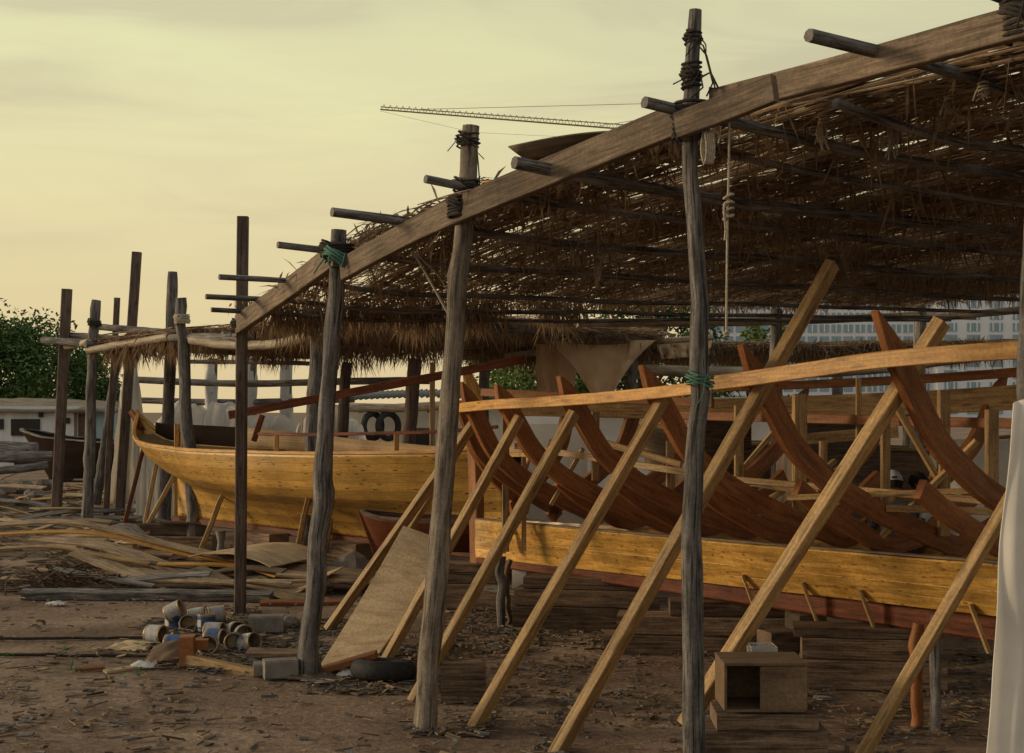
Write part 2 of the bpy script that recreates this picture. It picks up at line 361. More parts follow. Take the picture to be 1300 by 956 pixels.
# ------------------------------------------------------------------ ground
def ground_z(x, y):
    return .03*nz(x*.35, y*.35)+.012*nz(x*1.7, y*1.7, 3)
gm = MB()
def gz(x, y):
    k = 1 if 5 < y < 60 and abs(x) < 30 else 0
    return Vector((x, y, ground_z(x, y)*k))
xs = [-600,-200,-80,-30]+[-22+i*.4 for i in range(111)]+[30,80,200,600]
ys = [-50,0,5]+[6+i*.4 for i in range(110)]+[60,100,250,1200]
gm.sheet(lambda u, v: gz(xs[round(u*(len(xs)-1))], ys[round(v*(len(ys)-1))]), len(xs)-1, len(ys)-1, 10, 10)
g = gm.build('ground', M['ground']); g['kind'] = 'structure'; g['label'] = 'packed brown sand littered with chips'

# ------------------------------------------------------------------ helpers for sheds
def wobble(pts, n, amp, seed):
    out = []
    path = smooth_path(pts, n)
    for i, p in enumerate(path):
        out.append(p+Vector((nz(i*.45, seed, 1), nz(i*.45, seed, 5), 0))*amp)
    return out
def round_post(shed, pts, r0, r1, mat='post', rough=.14, amp=.03, knots=5, label=None, n=26):
    return part('post', M[mat], shed, lambda m: m.tube(wobble(pts, n, amp, rng.uniform(0, 50)), lambda t: lerp(r0, r1, t)*(1 if t < .985 else .9)*(1+.18*max(0, 1-t*14)), 14, rough, knots=knots), label=label)
def square_post(shed, p0, p1, w, mat='square', label=None):
    def f(m):
        pts = [Vector(p0).lerp(Vector(p1), i/8)+Vector((.012*nz(i*.7, p0[0]), 0, 0)) for i in range(9)]
        m.bar(pts, w, w*.9, up=(0,1,0))
    return part('post', M[mat], shed, f, label=label)
def helix(m, c, axis, r, turns, pitch, th=.009, jitter=.15):
    axis = Vector(axis).normalized()
    X = axis.cross(Vector((0,.3,1)) if abs(axis.z) < .8 else Vector((1,.2,0))).normalized(); Yv = axis.cross(X)
    pts = []; n = int(turns*10)
    for i in range(n+1):
        a = i/10*math.tau
        rr = r*(1+jitter*.3*nz(i*.3, c[0]))
        pts.append(Vector(c)+axis*(pitch*(i/10-turns/2)+.012*nz(i*.35, c[1]))+X*math.cos(a)*rr+Yv*math.sin(a)*rr)
    m.tube(pts, th, 5, smooth=True)
def lashing(post, p, r, axis=(0,0,1), turns=5, mat='rope', th=.010, pitch=.03, loose=True):
    def f(m):
        helix(m, p, axis, r, turns, pitch, th)
        ax2 = (Vector(axis)+Vector((.6, -.2, .35))).normalized()
        helix(m, p, ax2, r*1.12, 2.4, pitch*.9, th)
        if loose:
            for k in range(3):
                q = Vector(p)+Vector((rng.uniform(-.6,.6)*r*1.6, -r*1.1, rng.uniform(-.06,.06)))
                m.tube([q, q+Vector((rng.uniform(-.05,.05), -.03, -.07)), q+Vector((rng.uniform(-.1,.1), -.02, -.14))], th*.6, 4)
    return part('lashing', M[mat], post, f)
def thatch(shed, S, slen, wlen, along, name='thatch', dens=1.0, fringe=1.0, edge_l=1.0, holes=.5, lift=.05, rows=None, grey=.2, cut=None):
    """S(s,w) -> world point of the roof deck; fronds lie across the purlins along `along`, leaflets hang below"""
    along = Vector(along).normalized()
    across = Vector((along.y, -along.x, 0))
    if across.dot(S(.5, 1)-S(.5, 0)) < 0: across = -across
    sticks, leaf, leafg = MB(), MB(), MB()
    def density(s, w):
        d = 1+1.5*nz(s*slen*.5, w*wlen*1.6, 4)
        return d
    def ok(s, w): return cut is None or cut(s, w)
    # long midribs
    n = int(slen*wlen*22*dens)
    for _ in range(n):
        s, w = rng.random(), rng.random()
        if not ok(s, w): continue
        Lh = rng.uniform(.6, 1.7)
        p = S(s, w); ds = Lh/slen
        a, b = S(min(s+ds, 1.02), w+rng.uniform(-.012,.012)), S(max(s-ds, -.02), w+rng.uniform(-.012,.012))
        dz = lift+rng.uniform(-.02, .16)
        sag = rng.uniform(-.03, .04)
        mid = (a+b)/2+Vector((0,0,sag))+across*rng.uniform(-.06,.06)
        a = a+Vector((0,0,dz+rng.uniform(-.03,.05))); b = b+Vector((0,0,dz-rng.uniform(-.03,.05))); mid.z += dz
        r0 = rng.uniform(.006, .015)
        sticks.tube([a, mid, b], lambda t: r0*(1-.6*t), 4, caps=False, smooth=False)
    # matted leaflets lying on the deck
    n = int(slen*wlen*300*dens)
    for _ in range(n):
        s, w = rng.random(), rng.random()
        if not ok(s, w): continue
        hn = nz(s*slen*.5, w*wlen*4.2, 4)+.25*nz(s*slen*.4, w*wlen*.7, 8)
        if w*wlen < 2.2 and s > .42 and holes < .4: hn += .16*(1-w*wlen/2.2)
        if hn > holes and rng.random() < .985: continue
        p = S(s, w)+Vector((0,0,lift+rng.uniform(.0, .16)))
        an = rng.gauss(0, .17)*(1 if rng.random() < .93 else 5)
        d = (along*math.cos(an)+across*math.sin(an))*(1 if rng.random() < .5 else -1)
        d.z += rng.gauss(0, .06)
        wv = d.cross(Vector((rng.gauss(0,.35), rng.gauss(0,.35), 1))).normalized()
        (leafg if rng.random() < grey else leaf).blade(p, d.normalized(), wv, rng.uniform(.3, .75), rng.uniform(0, .4), rng.uniform(.022, .05))
    # leaflets hanging under the deck in rows
    pw = [(i+.5)*.85/wlen for i in range(int(wlen/.85))]
    n = int(slen*wlen*95*fringe)
    for _ in range(n):
        s = rng.random()
        w = (int(rng.random()*wlen/.42)+.5+rng.gauss(0, .16))*.42/wlen
        if holes < .4 and s > .45 and rng.random() < .45: continue
        if not ok(s, w) or w > 1: continue
        if nz(s*slen*.5, w*wlen*4.2, 4) > holes and rng.random() < .7: continue
        k = max(0, .75+1.1*nz(s*slen*1.1, w*wlen*.9, 9))
        if s < .12 and w > .38 or w > .9: k *= .4
        Lh = rng.uniform(.10, .42)*k+.05
        p = S(s, w)+Vector((0,0,lift+.02))
        d = Vector((rng.gauss(0,.35), rng.gauss(0,.35), -1)).normalized()
        wv = d.cross(Vector((rng.uniform(-1,1), rng.uniform(-1,1), .1))).normalized()
        (leafg if rng.random() < grey*.6 else leaf).blade(p, d, wv, Lh, 0, rng.uniform(.010, .024))
    # edge fringes: list of (fn(t)->(s,w), length m, drop)
    for fn, ln, drop in (rows or []):
        for _ in range(int(ln*120*edge_l)):
            t = rng.random(); s, w = fn(t)
            p = S(s, w)+Vector((0,0,lift+rng.uniform(-.05, .12)))+across*rng.uniform(-.12,.12)+along*rng.uniform(-.1,.1)
            k = max(.25, .8+1.3*nz(t*ln*1.3, drop, 2))
            d = Vector((rng.gauss(0,.3), rng.gauss(0,.3), -1)).normalized()
            wv = d.cross(Vector((rng.uniform(-1,1), rng.uniform(-1,1), .1))).normalized()
            (leafg if rng.random() < grey*.7 else leaf).blade(p, d, wv, drop*k*rng.uniform(.4, 1), 0, rng.uniform(.012, .03))
    t = leaf.build(name, M['leaf'], shed)
    leafg.build('frond_leaf', M['leaf_grey'], t)
    sticks.build('frond_rib', M['stick'], t)
    return t

# ------------------------------------------------------------------ MAIN SHED
d = Vector((.86,.51,0)).normalized()
shed = thing('timber_shed', 'large open boatbuilding shed of crooked poles and palm thatch over the half-built ribs', 'shed', (.5, 14, 0))
BE = [(303,412,17.7),(427,326,14.0),(595,256,11.45),(880,143,9.35),(1290,28,7.55),(1500,-20,6.9),(1720,-60,6.4)]
beamW = [P(*q) for q in BE]
pa = square_post(shed, G(305,17.7,-.1), P(308,275,17.7), .135)
pb = round_post(shed, [G(391,13.8,-.1), P(393,820,13.8), P(401,735,13.8), P(408,655,13.8), P(412,590,13.85), P(419,460,13.9), P(427,370,13.9), P(431,292,13.9)], .10, .078, 'post', .2, .022, 8, 'gnarled cracked grey post with green rope at its head')
pc = round_post(shed, [G(539,11.5,-.1), P(543,860,11.5), P(561,640,11.5), P(575,450,11.5), P(588,300,11.5), P(598,160,11.5)], .092, .072, 'post_warm', .14, .015, 9, 'tall straight round post with a domed top')
pd = round_post(shed, [G(881,9.3,-.1), P(880,860,9.3), P(877,650,9.3), P(889,500,9.3), P(886,350,9.3), P(875,200,9.3), P(879,100,9.3), P(881,12,9.3)], .078, .045, 'post', .16, .03, 9, 'bluish grey crooked post rising highest, green twine round it')
pe = round_post(shed, [G(1330,7.5,-.1), P(1318,700,7.5), P(1303,480,7.5), P(1316,300,7.5), P(1316,100,7.5), P(1303,-60,7.5)], .065, .05, 'post', .14, .02, 5)
pf = round_post(shed, [G(1760,6.9,-.1), P(1755,-100,6.9)], .07, .06)
# front beams: sawn planks on edge
def fb(pts, w, h): part('front_beam', M['beam'], shed, lambda m: m.bar(smooth_path(pts, 14), w, h, ch=.08))
fb([P(303,412,17.6), P(360,372,16.0), P(428,322,13.75)], .09, .24)
fb([P(436,342,13.65), P(520,296,12.5), P(600,259,11.2), P(735,203,10.35), P(866,150,9.45)], .075, .215)
fb([P(860,160,9.12), P(925,136,8.85), P(984,112,8.6)], .06, .17)
fb([P(905,131,9.3), P(1090,84,8.4), P(1290,30,7.4), P(1500,-20,6.9), P(1740,-70,6.5)], .075, .175)
# deck surface
def Sfront(s):
    t = s*(len(beamW)-1); k = min(int(t), len(beamW)-2); return beamW[k].lerp(beamW[k+1], t-k)
def Bz(s): return lerp(4.32, 4.5, s)
WD = 12.0
def SM(s, w):
    a = Sfront(max(0, min(1, s))); p = a+d*(w*WD)
    p.z = lerp(a.z+.14-.22*s, Bz(s), w)-.15*s*math.sin(math.pi*min(1, max(0, w)))
    return p
def s_of_px(px):
    for k in range(len(BE)-1):
        if BE[k][0] <= px <= BE[k+1][0]: return (k+(px-BE[k][0])/(BE[k+1][0]-BE[k][0]))/(len(BE)-1)
# purlins
for px, ov, r, dz in [(312,.42,.05,0),(330,.62,.055,.10),(368,.75,.055,.05),(420,.55,.06,.03),(508,.6,.075,.04),(600,.42,.06,.03),(715,.33,.085,-.30),(800,-.3,.05,-.1),(885,.42,.07,-.28),(1010,-.45,.06,-.3),(1130,.5,.07,-.10),(1290,.2,.06,0),(1420,.3,.07,0),(1600,.3,.06,0)]:
    s = s_of_px(px)
    def f(m):
        pts = []
        for i in range(13):
            wv = lerp(-ov/WD, 1.03, i/12); p = SM(s, max(wv, 0)); 
            if wv < 0: p = p+d*(wv*WD)
            p.z = lerp(Sfront(s).z+.10+dz*.4+r*.4, Bz(s)-.12, max(wv, 0))-.12*min(1, max(0, wv)*8)
            pts.append(p+Vector((0,0,.05*nz(i*.5, px))))
        m.tube(smooth_path(pts, 30), lambda t: r*.58*(1-.2*t), 8, .14, knots=4)
    part('purlin', M['post'], shed, f)
# extra mid beams carrying the purlins, and the back edge pole
part('cross_beam', M['bamboo'], shed, lambda m: m.tube(smooth_path([SM(.0,.42)+Vector((0,0,-.18)), SM(0,.7)+Vector((0,0,-.2)), SM(0,1.0)+Vector((0,0,-.14)), SM(0,1.04)+Vector((0,0,-.1))], 24), .065, 8, .1, knots=3), label='pale bamboo-like pole under the far thatch edge')
part('cross_beam', M['bamboo'], shed, lambda m: m.tube(smooth_path([SM(i/6*.9, 1.0)+Vector((0,0,-.2)) for i in range(7)], 24), .06, 8, .1, knots=3))
rp1 = round_post(shed, [G(985,22.2,-.1), P(985,392,22.2)], .11, .09, 'post')
rp2 = round_post(shed, [G(1160,23.8,-.1), P(1170,388,23.8)], .12, .10, 'post')
for q in (.33, .66): 
    b0 = SM(q, 1.0); round_post(shed, [(b0.x, b0.y, -.1), (b0.x, b0.y, b0.z-.1)], .11, .09, 'post')
part('brace', M['redkeel'], shed, lambda m: m.bar([P(291,527,19.2), P(420,503,19.0), P(558,477,18.7), P(668,455,18.4)], .05, .11), label='long reddish diagonal rail tied between posts')
# lashings
lashing(pa, P(305,412,17.66), .11, turns=3)
lashing(pb, P(428,318,13.85), .16, turns=4, mat='rope', th=.014)
lashing(pb, P(432,330,13.7), .17, axis=(.5,.2,1), turns=3, mat='rope_green', th=.014)
lashing(pc, P(590,262,11.42), .135, turns=6, th=.013)
lashing(pc, P(592,236,11.45), .105, turns=3, th=.010)
lashing(pc, P(594,178,11.5), .09, turns=3, th=.008, pitch=.04)
lashing(pd, P(877,152,9.25), .115, turns=8, th=.012)
lashing(pd, P(878,95,9.3), .062, turns=6, th=.010)
lashing(pd, P(880,48,9.3), .053, turns=3, th=.008)
lashing(pd, P(889,482,9.25), .086, turns=3, mat='rope_green', th=.006, pitch=.022)
lashing(pe, P(1300,25,7.45), .12, turns=7, th=.012)
def f(m):
    m.tube([P(880,50,9.25), P(893,58,9.2), P(905,105,9.2), P(897,122,9.15)], .006, 5)
    m.tube([P(882,52,9.25), P(897,70,9.2), P(908,112,9.18)], .006, 5)
    m.tube([P(890,98,9.2), P(902,92,9.1), P(912,112,9.1), P(900,112,9.1)], .008, 5)
part('guy_rope', M['rope'], shed, f)
part('guy_rope', M['rope'], shed, lambda m: m.tube([P(606,196,11.45), P(607,205,11.4), P(610,246,11.35)], .006, 5))
def f(m):
    pts = [P(926,150,9.0), P(925,230,9.0), P(924,255,9.0), P(923,330,9.0), P(922,425,9.0)]
    m.tube(smooth_path(pts, 20), .008, 6)
    for k in range(3): helix(m, P(925,262,9.0), (0,0,1), .02+.006*k, 4, .045, .008)
    m.tube(smooth_path([P(925,255,9.0), P(919,262,8.97), P(921,290,8.97), P(920,305,8.97)], 10), .008, 5)
    helix(m, P(922,424,9.0), (0,0,1), .016, 2, .02, .007)
part('hanging_rope', M['rope_pale'], shed, f)
def f(m):
    for k in range(5):
        x = 893+k*2.5
        m.tube(smooth_path([P(x,166,9.05), P(x-3,190,9.02), P(x+1,208,9.0), P(x+4,190,8.98), P(x+2,168,9.0)], 14), .007, 5)
    m.tube(smooth_path([P(905,165,9.0), P(913,172,9.0), P(912,182,9.0)], 8), .006, 5)
part('rope_coil', M['rope_pale'], shed, f)
def f(m):
    m.tube(smooth_path([P(523,318,13), P(545,355,13), P(570,400,13)], 10), .012, 5)
    m.tube(smooth_path([P(528,322,13), P(556,350,13.2), P(574,380,13.3)], 10), .008, 5)
part('hanging_rope', M['rope_pale'], shed, f)
# knotted pale ties under the thatch
for px, py, Y, Ln in [(1045,150,9.6,.22),(1133,140,9.5,.34),(1205,120,9.0,.16),(1248,108,8.6,.1),(730,300,14,.3),(758,330,15,.3),(660,235,12,.2)]:
    def f(m):
        for k in range(9):
            q = P(px+rng.uniform(-4,4), py, Y)
            m.tube([q, q+Vector((rng.uniform(-.03,.03), 0, -Ln*.5)), q+Vector((rng.uniform(-.05,.05), 0, -Ln*rng.uniform(.7,1)))], .006, 4)
        helix(m, P(px, py+2, Y), (0,0,1), .03, 3, .02, .007)
    part('tie', M['bamboo'], shed, f)
# thatch
def cutM(s, w): 
    return w > (.03 if s < .45 else .03+.03*(s-.45)/.2 if s < .65 else .055)
thatch(shed, SM, 13.8, WD, Vector((.51,-.86,0)), dens=1.0, fringe=1.0, holes=.13, cut=cutM,
       rows=[(lambda t: (t*.95, 1.0), 11, .2), (lambda t: (0.0, t*.42), 7, .5), (lambda t: (.01, t*.42), 7, .45), (lambda t: (0.0, .4+.6*t), 7, .2), (lambda t: (t*.5, .035), 7, .16)])
def f(m):
    for _ in range(520):
        px = rng.uniform(425, 620) if rng.random() < .75 else rng.uniform(320, 425)
        sq = s_of_px(px); p = SM(sq, rng.uniform(.004, .03))+Vector((0,0,rng.uniform(.0,.10)))
        dd = Vector((-.5, .85, 0))*rng.choice((-1,1))+Vector((rng.gauss(0,.5), rng.gauss(0,.3), rng.gauss(.15,.3))); dd.normalize()
        m.blade(p, dd, dd.cross(Vector((rng.gauss(0,.5),.2,1))).normalized(), rng.uniform(.12,.45), .5, .025)
part('thatch', M['leaf_grey'], shed, f, label='loose frond ends lying along the front beam')
# loose plywood offcuts shoved on top of the beam
def f(m):
    m.sheet(lambda u, v: P(lerp(645,862,u), lerp(186,168,u)-9*math.sin(u*math.pi)*1.0, 10.6-.5*u)+d*(v*.7*(.25+.75*math.sin(min(1,u*1.3)*math.pi*.5)))+Vector((0,0,-.10*v)), 16, 3)
o = MB(); f(o); tag(o.build('plywood_offcut', M['beam'], origin=P(750,180,10.4), solid=.012), 'thin bent brown sheet lying on the front beam between the two tallest posts', 'board')
def f(m):
    m.sheet(lambda u, v: P(lerp(612,700,u), lerp(231,205,u)+5*math.sin(u*math.pi), 11.1-.4*u)+d*(v*.5*(.2+.8*u)), 12, 3)
o = MB(); f(o); tag(o.build('plywood_offcut', M['ribband'], origin=P(655,222,11), solid=.012), 'narrow orange curled sheet tucked on the front beam beside the domed post', 'board')
o = MB(); o.tube(smooth_path([P(530,260,11.3), P(580,245,11.2), P(640,232,11.1), P(668,222,11.0)], 12), lambda t: .004+.006*t, 5)
tag(o.build('stick', M['stick'], origin=P(600,240,11.2)), 'thin bare stick slanting across the domed post onto the beam', 'stick')

# ------------------------------------------------------------------ LEFT SHED
sh2 = thing('timber_shed', 'smaller farther thatched pole shed standing over the finished yellow hull', 'shed', (-6, 28, 0))
A2 = Vector((.70,-.714,0)).normalized(); D2 = Vector((.71,.704,0)).normalized()
o2 = P(112,437,29.2)
L2 = 10.5
def S2(s, w):
    p = o2+A2*(s*L2)+D2*(w*6.0); p.z = lerp(3.93, 3.98, s)-.1*w+.06*nz(s*5, w*3, 2); return p
square_post(sh2, G(70,30.8,-.1), P(85,367,30.8), .20)
lp = round_post(sh2, [G(109,29.2,-.1), P(113,600,29.2), P(116,480,29.2), P(122,381,29.2)], .115, .10, 'post', .14, .03, 6)
square_post(sh2, P(134,660,31.5), P(149,378,31.5), .12)
square_post(sh2, G(150,32.5,-.1), P(174,320,32.5), .20)
round_post(sh2, [P(122,640,33), P(134,560,33), P(150,450,33)], .11, .10, 'post')
round_post(sh2, [G(207,30.5,-.1), P(212,560,30.5), P(217,430,30.5), P(219,345,30.5)], .15, .11, 'post', .08, .01, 3)
lq = round_post(sh2, [G(247,26.4,-.1), P(245,640,26.4), P(238,560,26.4), P(232,450,26.4), P(230,378,26.4)], .13, .10, 'post', .16, .04, 6)
lr = round_post(sh2, [G(384,23,-.1), P(394,620,23), P(399,520,23), P(404,412,23)], .13, .12, 'post', .08, .02, 4)
round_post(sh2, [G(425,26,-.1), P(440,460,26)], .12, .10, 'square', .1, .03, 3)
round_post(sh2, [G(507,25,-.1), P(527,455,25)], .13, .12, 'square', .08, .02, 3)
square_post(sh2, G(549,24.5,-.1), P(549,460,24.5), .09, 'brace')
lashing(lp, P(120,410,29.1), .13, turns=3, th=.014)
lashing(lq, P(231,405,26.3), .14, turns=6, th=.014, mat='rope_pale')
lashing(lr, P(404,420,22.9), .16, turns=4, th=.016, mat='rope_green')
for pts, r, mt in [([P(112,445,29.0), P(160,437,28.2), P(215,428,27)], .085, 'bamboo'), ([P(216,429,26.9), P(262,428,25.9), P(310,429,24.8)], .075, 'post'),
                   ([P(243,432,26.0), P(290,438,25.2), P(350,437,24.2), P(402,424,23)], .085, 'bamboo'), ([P(55,432,30.7), P(111,436,29.3)], .08, 'post'),
                   ([P(80,425,31), P(170,432,30), P(215,440,29)], .07, 'post'), ([P(122,415,31.5), P(165,418,30.5), P(236,424,29)], .07, 'post'),
                   ([P(84,440,30.6), P(112,434,29.0)], .07, 'bamboo'),
                   ([P(170,482,34), P(300,487,33), P(450,484,32), P(545,483,31)], .08, 'post'), ([P(170,508,35), P(300,511,34), P(450,507,34)], .08, 'post'),
                   ([P(235,459,33), P(320,460,32.6), P(420,462,31)], .05, 'post')]:
    part('rail', M[mt], sh2, lambda m: m.tube(wobble(pts, 14, .02, pts[0].x), r, 8, .12, knots=2))
for px in (270, 320, 365):      # rear posts bound in pale sheeting
    Y = 34
    q = part('post', M['post'], sh2, lambda m: m.tube([G(px-4,Y,-.1), P(px,455,Y)], .12, 8, .05))
    part('wrapping', M['plastic'], q, lambda m: m.tube([P(px-2,540+i*-6,Y)+Vector((.02*nz(i,px),0,0)) for i in range(14)], lambda t: .15+.02*nz(t*9, px), 12, .25), label='pale plastic sheeting bound round the post')
thatch(sh2, S2, L2, 6.0, A2, dens=.55, fringe=.8, holes=.5, grey=.15,
       rows=[(lambda t: (t, 0.02), 12, .55), (lambda t: (t, .05), 12, .5), (lambda t: (0, t), 6, .45), (lambda t: (t, 1), 10, .5), (lambda t: (t, .6), 8, .45)])
for px0, Y in ((0,0),):
    part('purlin', M['post'], sh2, lambda m: m.tube([S2(.02,-.03), S2(.02,1.03)], .07, 8, .1))
    part('purlin', M['post'], sh2, lambda m: m.tube([S2(.5,-.03), S2(.5,1.03)], .07, 8, .1))
    part('purlin', M['post'], sh2, lambda m: m.tube([S2(.97,-.03), S2(.97,1.03)], .07, 8, .1))

# ------------------------------------------------------------------ BACK SHED (behind the ribs)
sh3 = thing('timber_shed', 'low thatched pole shed behind the ribs with rags thrown over its roof', 'shed', P(960,480,29).xy.to_3d())
e0, e1 = P(596,452,27), P(1320,448,27)
A3 = (e1-e0).normalized(); L3 = (e1-e0).length
def S3(s, w):
    p = e0+A3*(s*L3)+Vector((0,1,0))*(w*5)+Vector((0,0,.05*nz(s*7, w*2)-.05*w)); return p
thatch(sh3, S3, L3, 5.0, A3, dens=.6, fringe=.5, holes=.5, grey=.45, lift=.1,
       rows=[(lambda t: (t, 0.0), L3, .35), (lambda t: (t, .03), L3, .35), (lambda t: (t, 1), L3, .3)])
def f(m):      # shaggy ridge on top of the front edge
    for _ in range(1500):
        t = rng.random(); p = S3(t, rng.uniform(0,.1))+Vector((0,0,.12+.12*abs(nz(t*14,3))))
        dd = Vector((rng.gauss(0,1), -.6, rng.gauss(.3,.5))).normalized()
        m.blade(p, dd, dd.cross(Vector((rng.random(),.3,1))).normalized(), rng.uniform(.15,.38), .5, .035)
part('thatch', M['leaf_grey'], sh3, f, label='bleached shaggy fronds along the roof edge')
part('rail', M['bamboo'], sh3, lambda m: m.tube(smooth_path([P(820,470,26.6), P(930,473,26.2), P(1060,471,25.8), P(1150,463,25.2), P(1310,442,24)], 26), .105, 8, .1, knots=3))
part('rail', M['bamboo'], sh3, lambda m: m.tube(smooth_path([P(640,452,26.8), P(760,440,26.7), P(905,428,26.6)], 18), .06, 8, .1, knots=3))
for px, Y in ((612,26.8),(800,27),(1060,26.5),(1150,31.5),(985,31.5)):
    round_post(sh3, [G(px,Y,-.1), P(px+3,455,Y)], .11, .1, 'post')
def f(m):
    m.sheet(lambda u, v: P(lerp(825,880,u)+3*math.sin(v*7), lerp(418,421,v)-10*math.sin(u*math.pi)*(1-v)-2*nz(u*6,v*5), 27+v*1.4), 16, 8)
o = MB(); o.sheet(lambda u, v: P(lerp(772,850,u), 425-11*math.sin(u*math.pi)*(1-.4*v)+3*nz(u*6,v*5), 26.8+v*1.6), 18, 8)
tag(o.build('rag', M['plastic'], origin=P(810,425,27), solid=.01), 'pale plastic rag humped on top of the low thatched roof', 'rag')
# hanging cloth
def swag(name, label, mat, a, b, sag, drop, folds=9, depth=.12, n=40, cat='cloth', tip=.5):
    a, b = Vector(a), Vector(b)
    def fn(u, v):
        p = a.lerp(b, u); top = math.sin(u*math.pi)
        p.z -= v*(drop*(top**.7)) + sag*top*.25*(1-v)
        p.x += (a.lerp(b,tip).x-p.x)*v*v*.5
        p.y += depth*math.sin(u*folds*math.tau*.5+v*2)*(.3+v)*.6+.05*nz(u*8, v*6)
        return p
    o = MB(); o.sheet(fn, n, 18); return tag(o.build(name, M[mat], origin=(a+b)/2, solid=.006), label, cat)
swag('draped_cloth', 'tan canvas swag hanging from the low thatched roof, coming to a broad point', 'tan_cloth', P(694,433,25.6), P(834,432,25.5), .3, 1.1, 7)
def drape(name, label, mat, corners, nfold, amp, Yk, n=40, cat='cloth'):
    (ax, ay), (bx, by), (cx, cy), (dx, dy) = corners       # top left, top right, bottom right, bottom left
    def fn(u, v):
        x = lerp(lerp(ax,bx,u), lerp(dx,cx,u), v); y = lerp(lerp(ay,by,u), lerp(dy,cy,u), v)
        p = P(x, y, Yk)
        p.y += amp*math.sin(u*nfold*math.tau+1.5*nz(v*2, u*2))*(.35+.65*v)+amp*.8*nz(u*5, v*4, nfold)
        p.x += amp*.5*nz(u*3, v*5, 7)
        return p
    o = MB(); o.sheet(fn, n, 26); return tag(o.build(name, M[mat], origin=P((ax+bx)/2, (ay+dy)/2, Yk), solid=.006), label, cat)
drape('hanging_cloth', 'pale tan canvas strip hanging straight down behind the red ribs beside the swag', 'tan_cloth', [(680,436),(735,440),(722,560),(684,560)], 3, .07, 26.6)
drape('hanging_cloth', 'brownish canvas flap hanging beyond the swag under the low roof', 'tan_cloth', [(832,430),(905,428),(900,452),(840,456)], 4, .05, 26.9)
drape('hanging_cloth', 'long white cloth hanging beside the half-built boat at the edge of the photo', 'cloth', [(1287,512),(1345,490),(1352,1100),(1240,1100)], 2.3, .03, 7.15, 80)
drape('hanging_cloth', 'dirty white sheet hanging behind the posts at the yellow hull stem', 'cloth', [(158,448),(172,450),(196,640),(138,640)], 2.5, .14, 33.5)
drape('hanging_cloth', 'wrinkled white sheeting hanging in the corner just beyond the stem of the yellow hull', 'plastic', [(170,455),(178,540),(232,655),(160,655)], 3, .12, 34.5)

# white covers over things behind the yellow hull
def cover(name, label, px0, px1, ytop, Y, depth, prof, mat='cloth'):
    def fn(u, v):
        x = lerp(px0, px1, u); hgt = interp(prof, u)
        base = G(x, Y, 0); a = v*math.pi
        p = Vector((base.x, Y+depth*.5-math.cos(a)*depth*.5, 0))
        top = EYE-(hgt-HY)/F*Y
        p.z = top*(math.sin(a)**.45 if v > 0 and v < 1 else 0)
        q = nz(u*9, v*2.5, px0); p += Vector((.12*nz(u*5, v*4, 3), -.16*abs(nz(u*16+2*q, v*3+q, 8)), .10*nz(u*11, v*4)))
        return p
    o = MB(); o.sheet(fn, 70, 24); return tag(o.build(name, M[mat], origin=G((px0+px1)/2, Y+depth/2)), label, 'tarpaulin')
cover('tarpaulin', 'white tarpaulin peaked over something behind the bow of the yellow hull', 172, 262, 0, 33, 3, [(0,545),(.3,520),(.45,505),(.7,512),(1,535)])
cover('tarpaulin', 'white tarpaulin with slack folds between the two wrapped posts', 255, 385, 0, 32, 3, [(0,510),(.15,512),(.4,530),(.7,528),(1,545)])
cover('tarpaulin', 'white tarpaulin rising to a round hump behind the cracked grey post', 372, 425, 0, 31, 2, [(0,540),(.4,515),(.7,508),(1,530)])
cover('tarpaulin', 'small rounded white tarpaulin below the two hanging tyres', 430, 466, 0, 33, 2, [(0,545),(.3,532),(.6,540),(1,575)])

# ------------------------------------------------------------------ HULLS
def hull_fn(K0, a, n, Lk, B, zk, sheer, stem, stern, sec, pl, ph):
    """K0 keel start, a along, n across (away from camera). side -1 near / +1 far"""
    def fn(xi, tau, side):
        u0, u1 = stem(tau), Lk+stern(tau)
        u = lerp(u0, u1, xi)
        env = math.sin(math.pi*min(1,max(0,xi*.97+.0)))
        b = B*interp(sec, tau)*env**lerp(pl, ph, tau)
        z = zk+(sheer(xi)-zk)*tau
        return K0+a*u+n*(side*b)+Vector((0,0,z))
    return fn
def build_hull(boat, fn, mat, nstr=9, inner='deck', rail='ribband', Lk=10, railw=.07, thick=.04):
    for side in (-1, 1):
        m = MB(); m.sheet(lambda u, v: fn(u, v, side), 60, 26, Lk, nstr)
        m.build('hull_side', M[mat], boat, solid=thick)
    for side in (-1, 1):
        m = MB(); m.bar([fn(i/40, 1, side)+Vector((0,0,.02)) for i in range(41)], railw, .05)
        m.build('rail', M[rail], boat)
# boat 1
K1 = Vector((-6.36, 27, 0)); a1 = Vector((.67,-.75,0)).normalized(); n1 = Vector((.75,.67,0)).normalized()
sheer1 = lambda x: interp([(0,2.5),(.02,2.24),(.05,2.07),(.1,1.98),(.2,1.94),(.4,1.90),(.7,1.92),(.9,1.98),(1,2.08)], x)
def stem1(t):
    z = .58+(2.5-.58)*t
    return interp([(.58,0),(1.42,0),(1.55,-.30),(1.74,-.78),(1.95,-1.15),(2.15,-1.42),(2.45,-1.62)], z)
fn1 = hull_fn(K1, a1, n1, 9.4, 1.42, .58, sheer1, stem1, lambda t: .35*t, [(0,.04),(.14,.16),(.28,.34),(.40,.57),(.50,.76),(.62,.89),(.8,.97),(1,1)], 1.7, .72)
b1 = thing('wooden_boat', 'finished yellow planked hull with a raised upswept bow, resting on blocks', 'boat', K1+a1*4.5)
build_hull(b1, fn1, 'hull', 10, Lk=10)
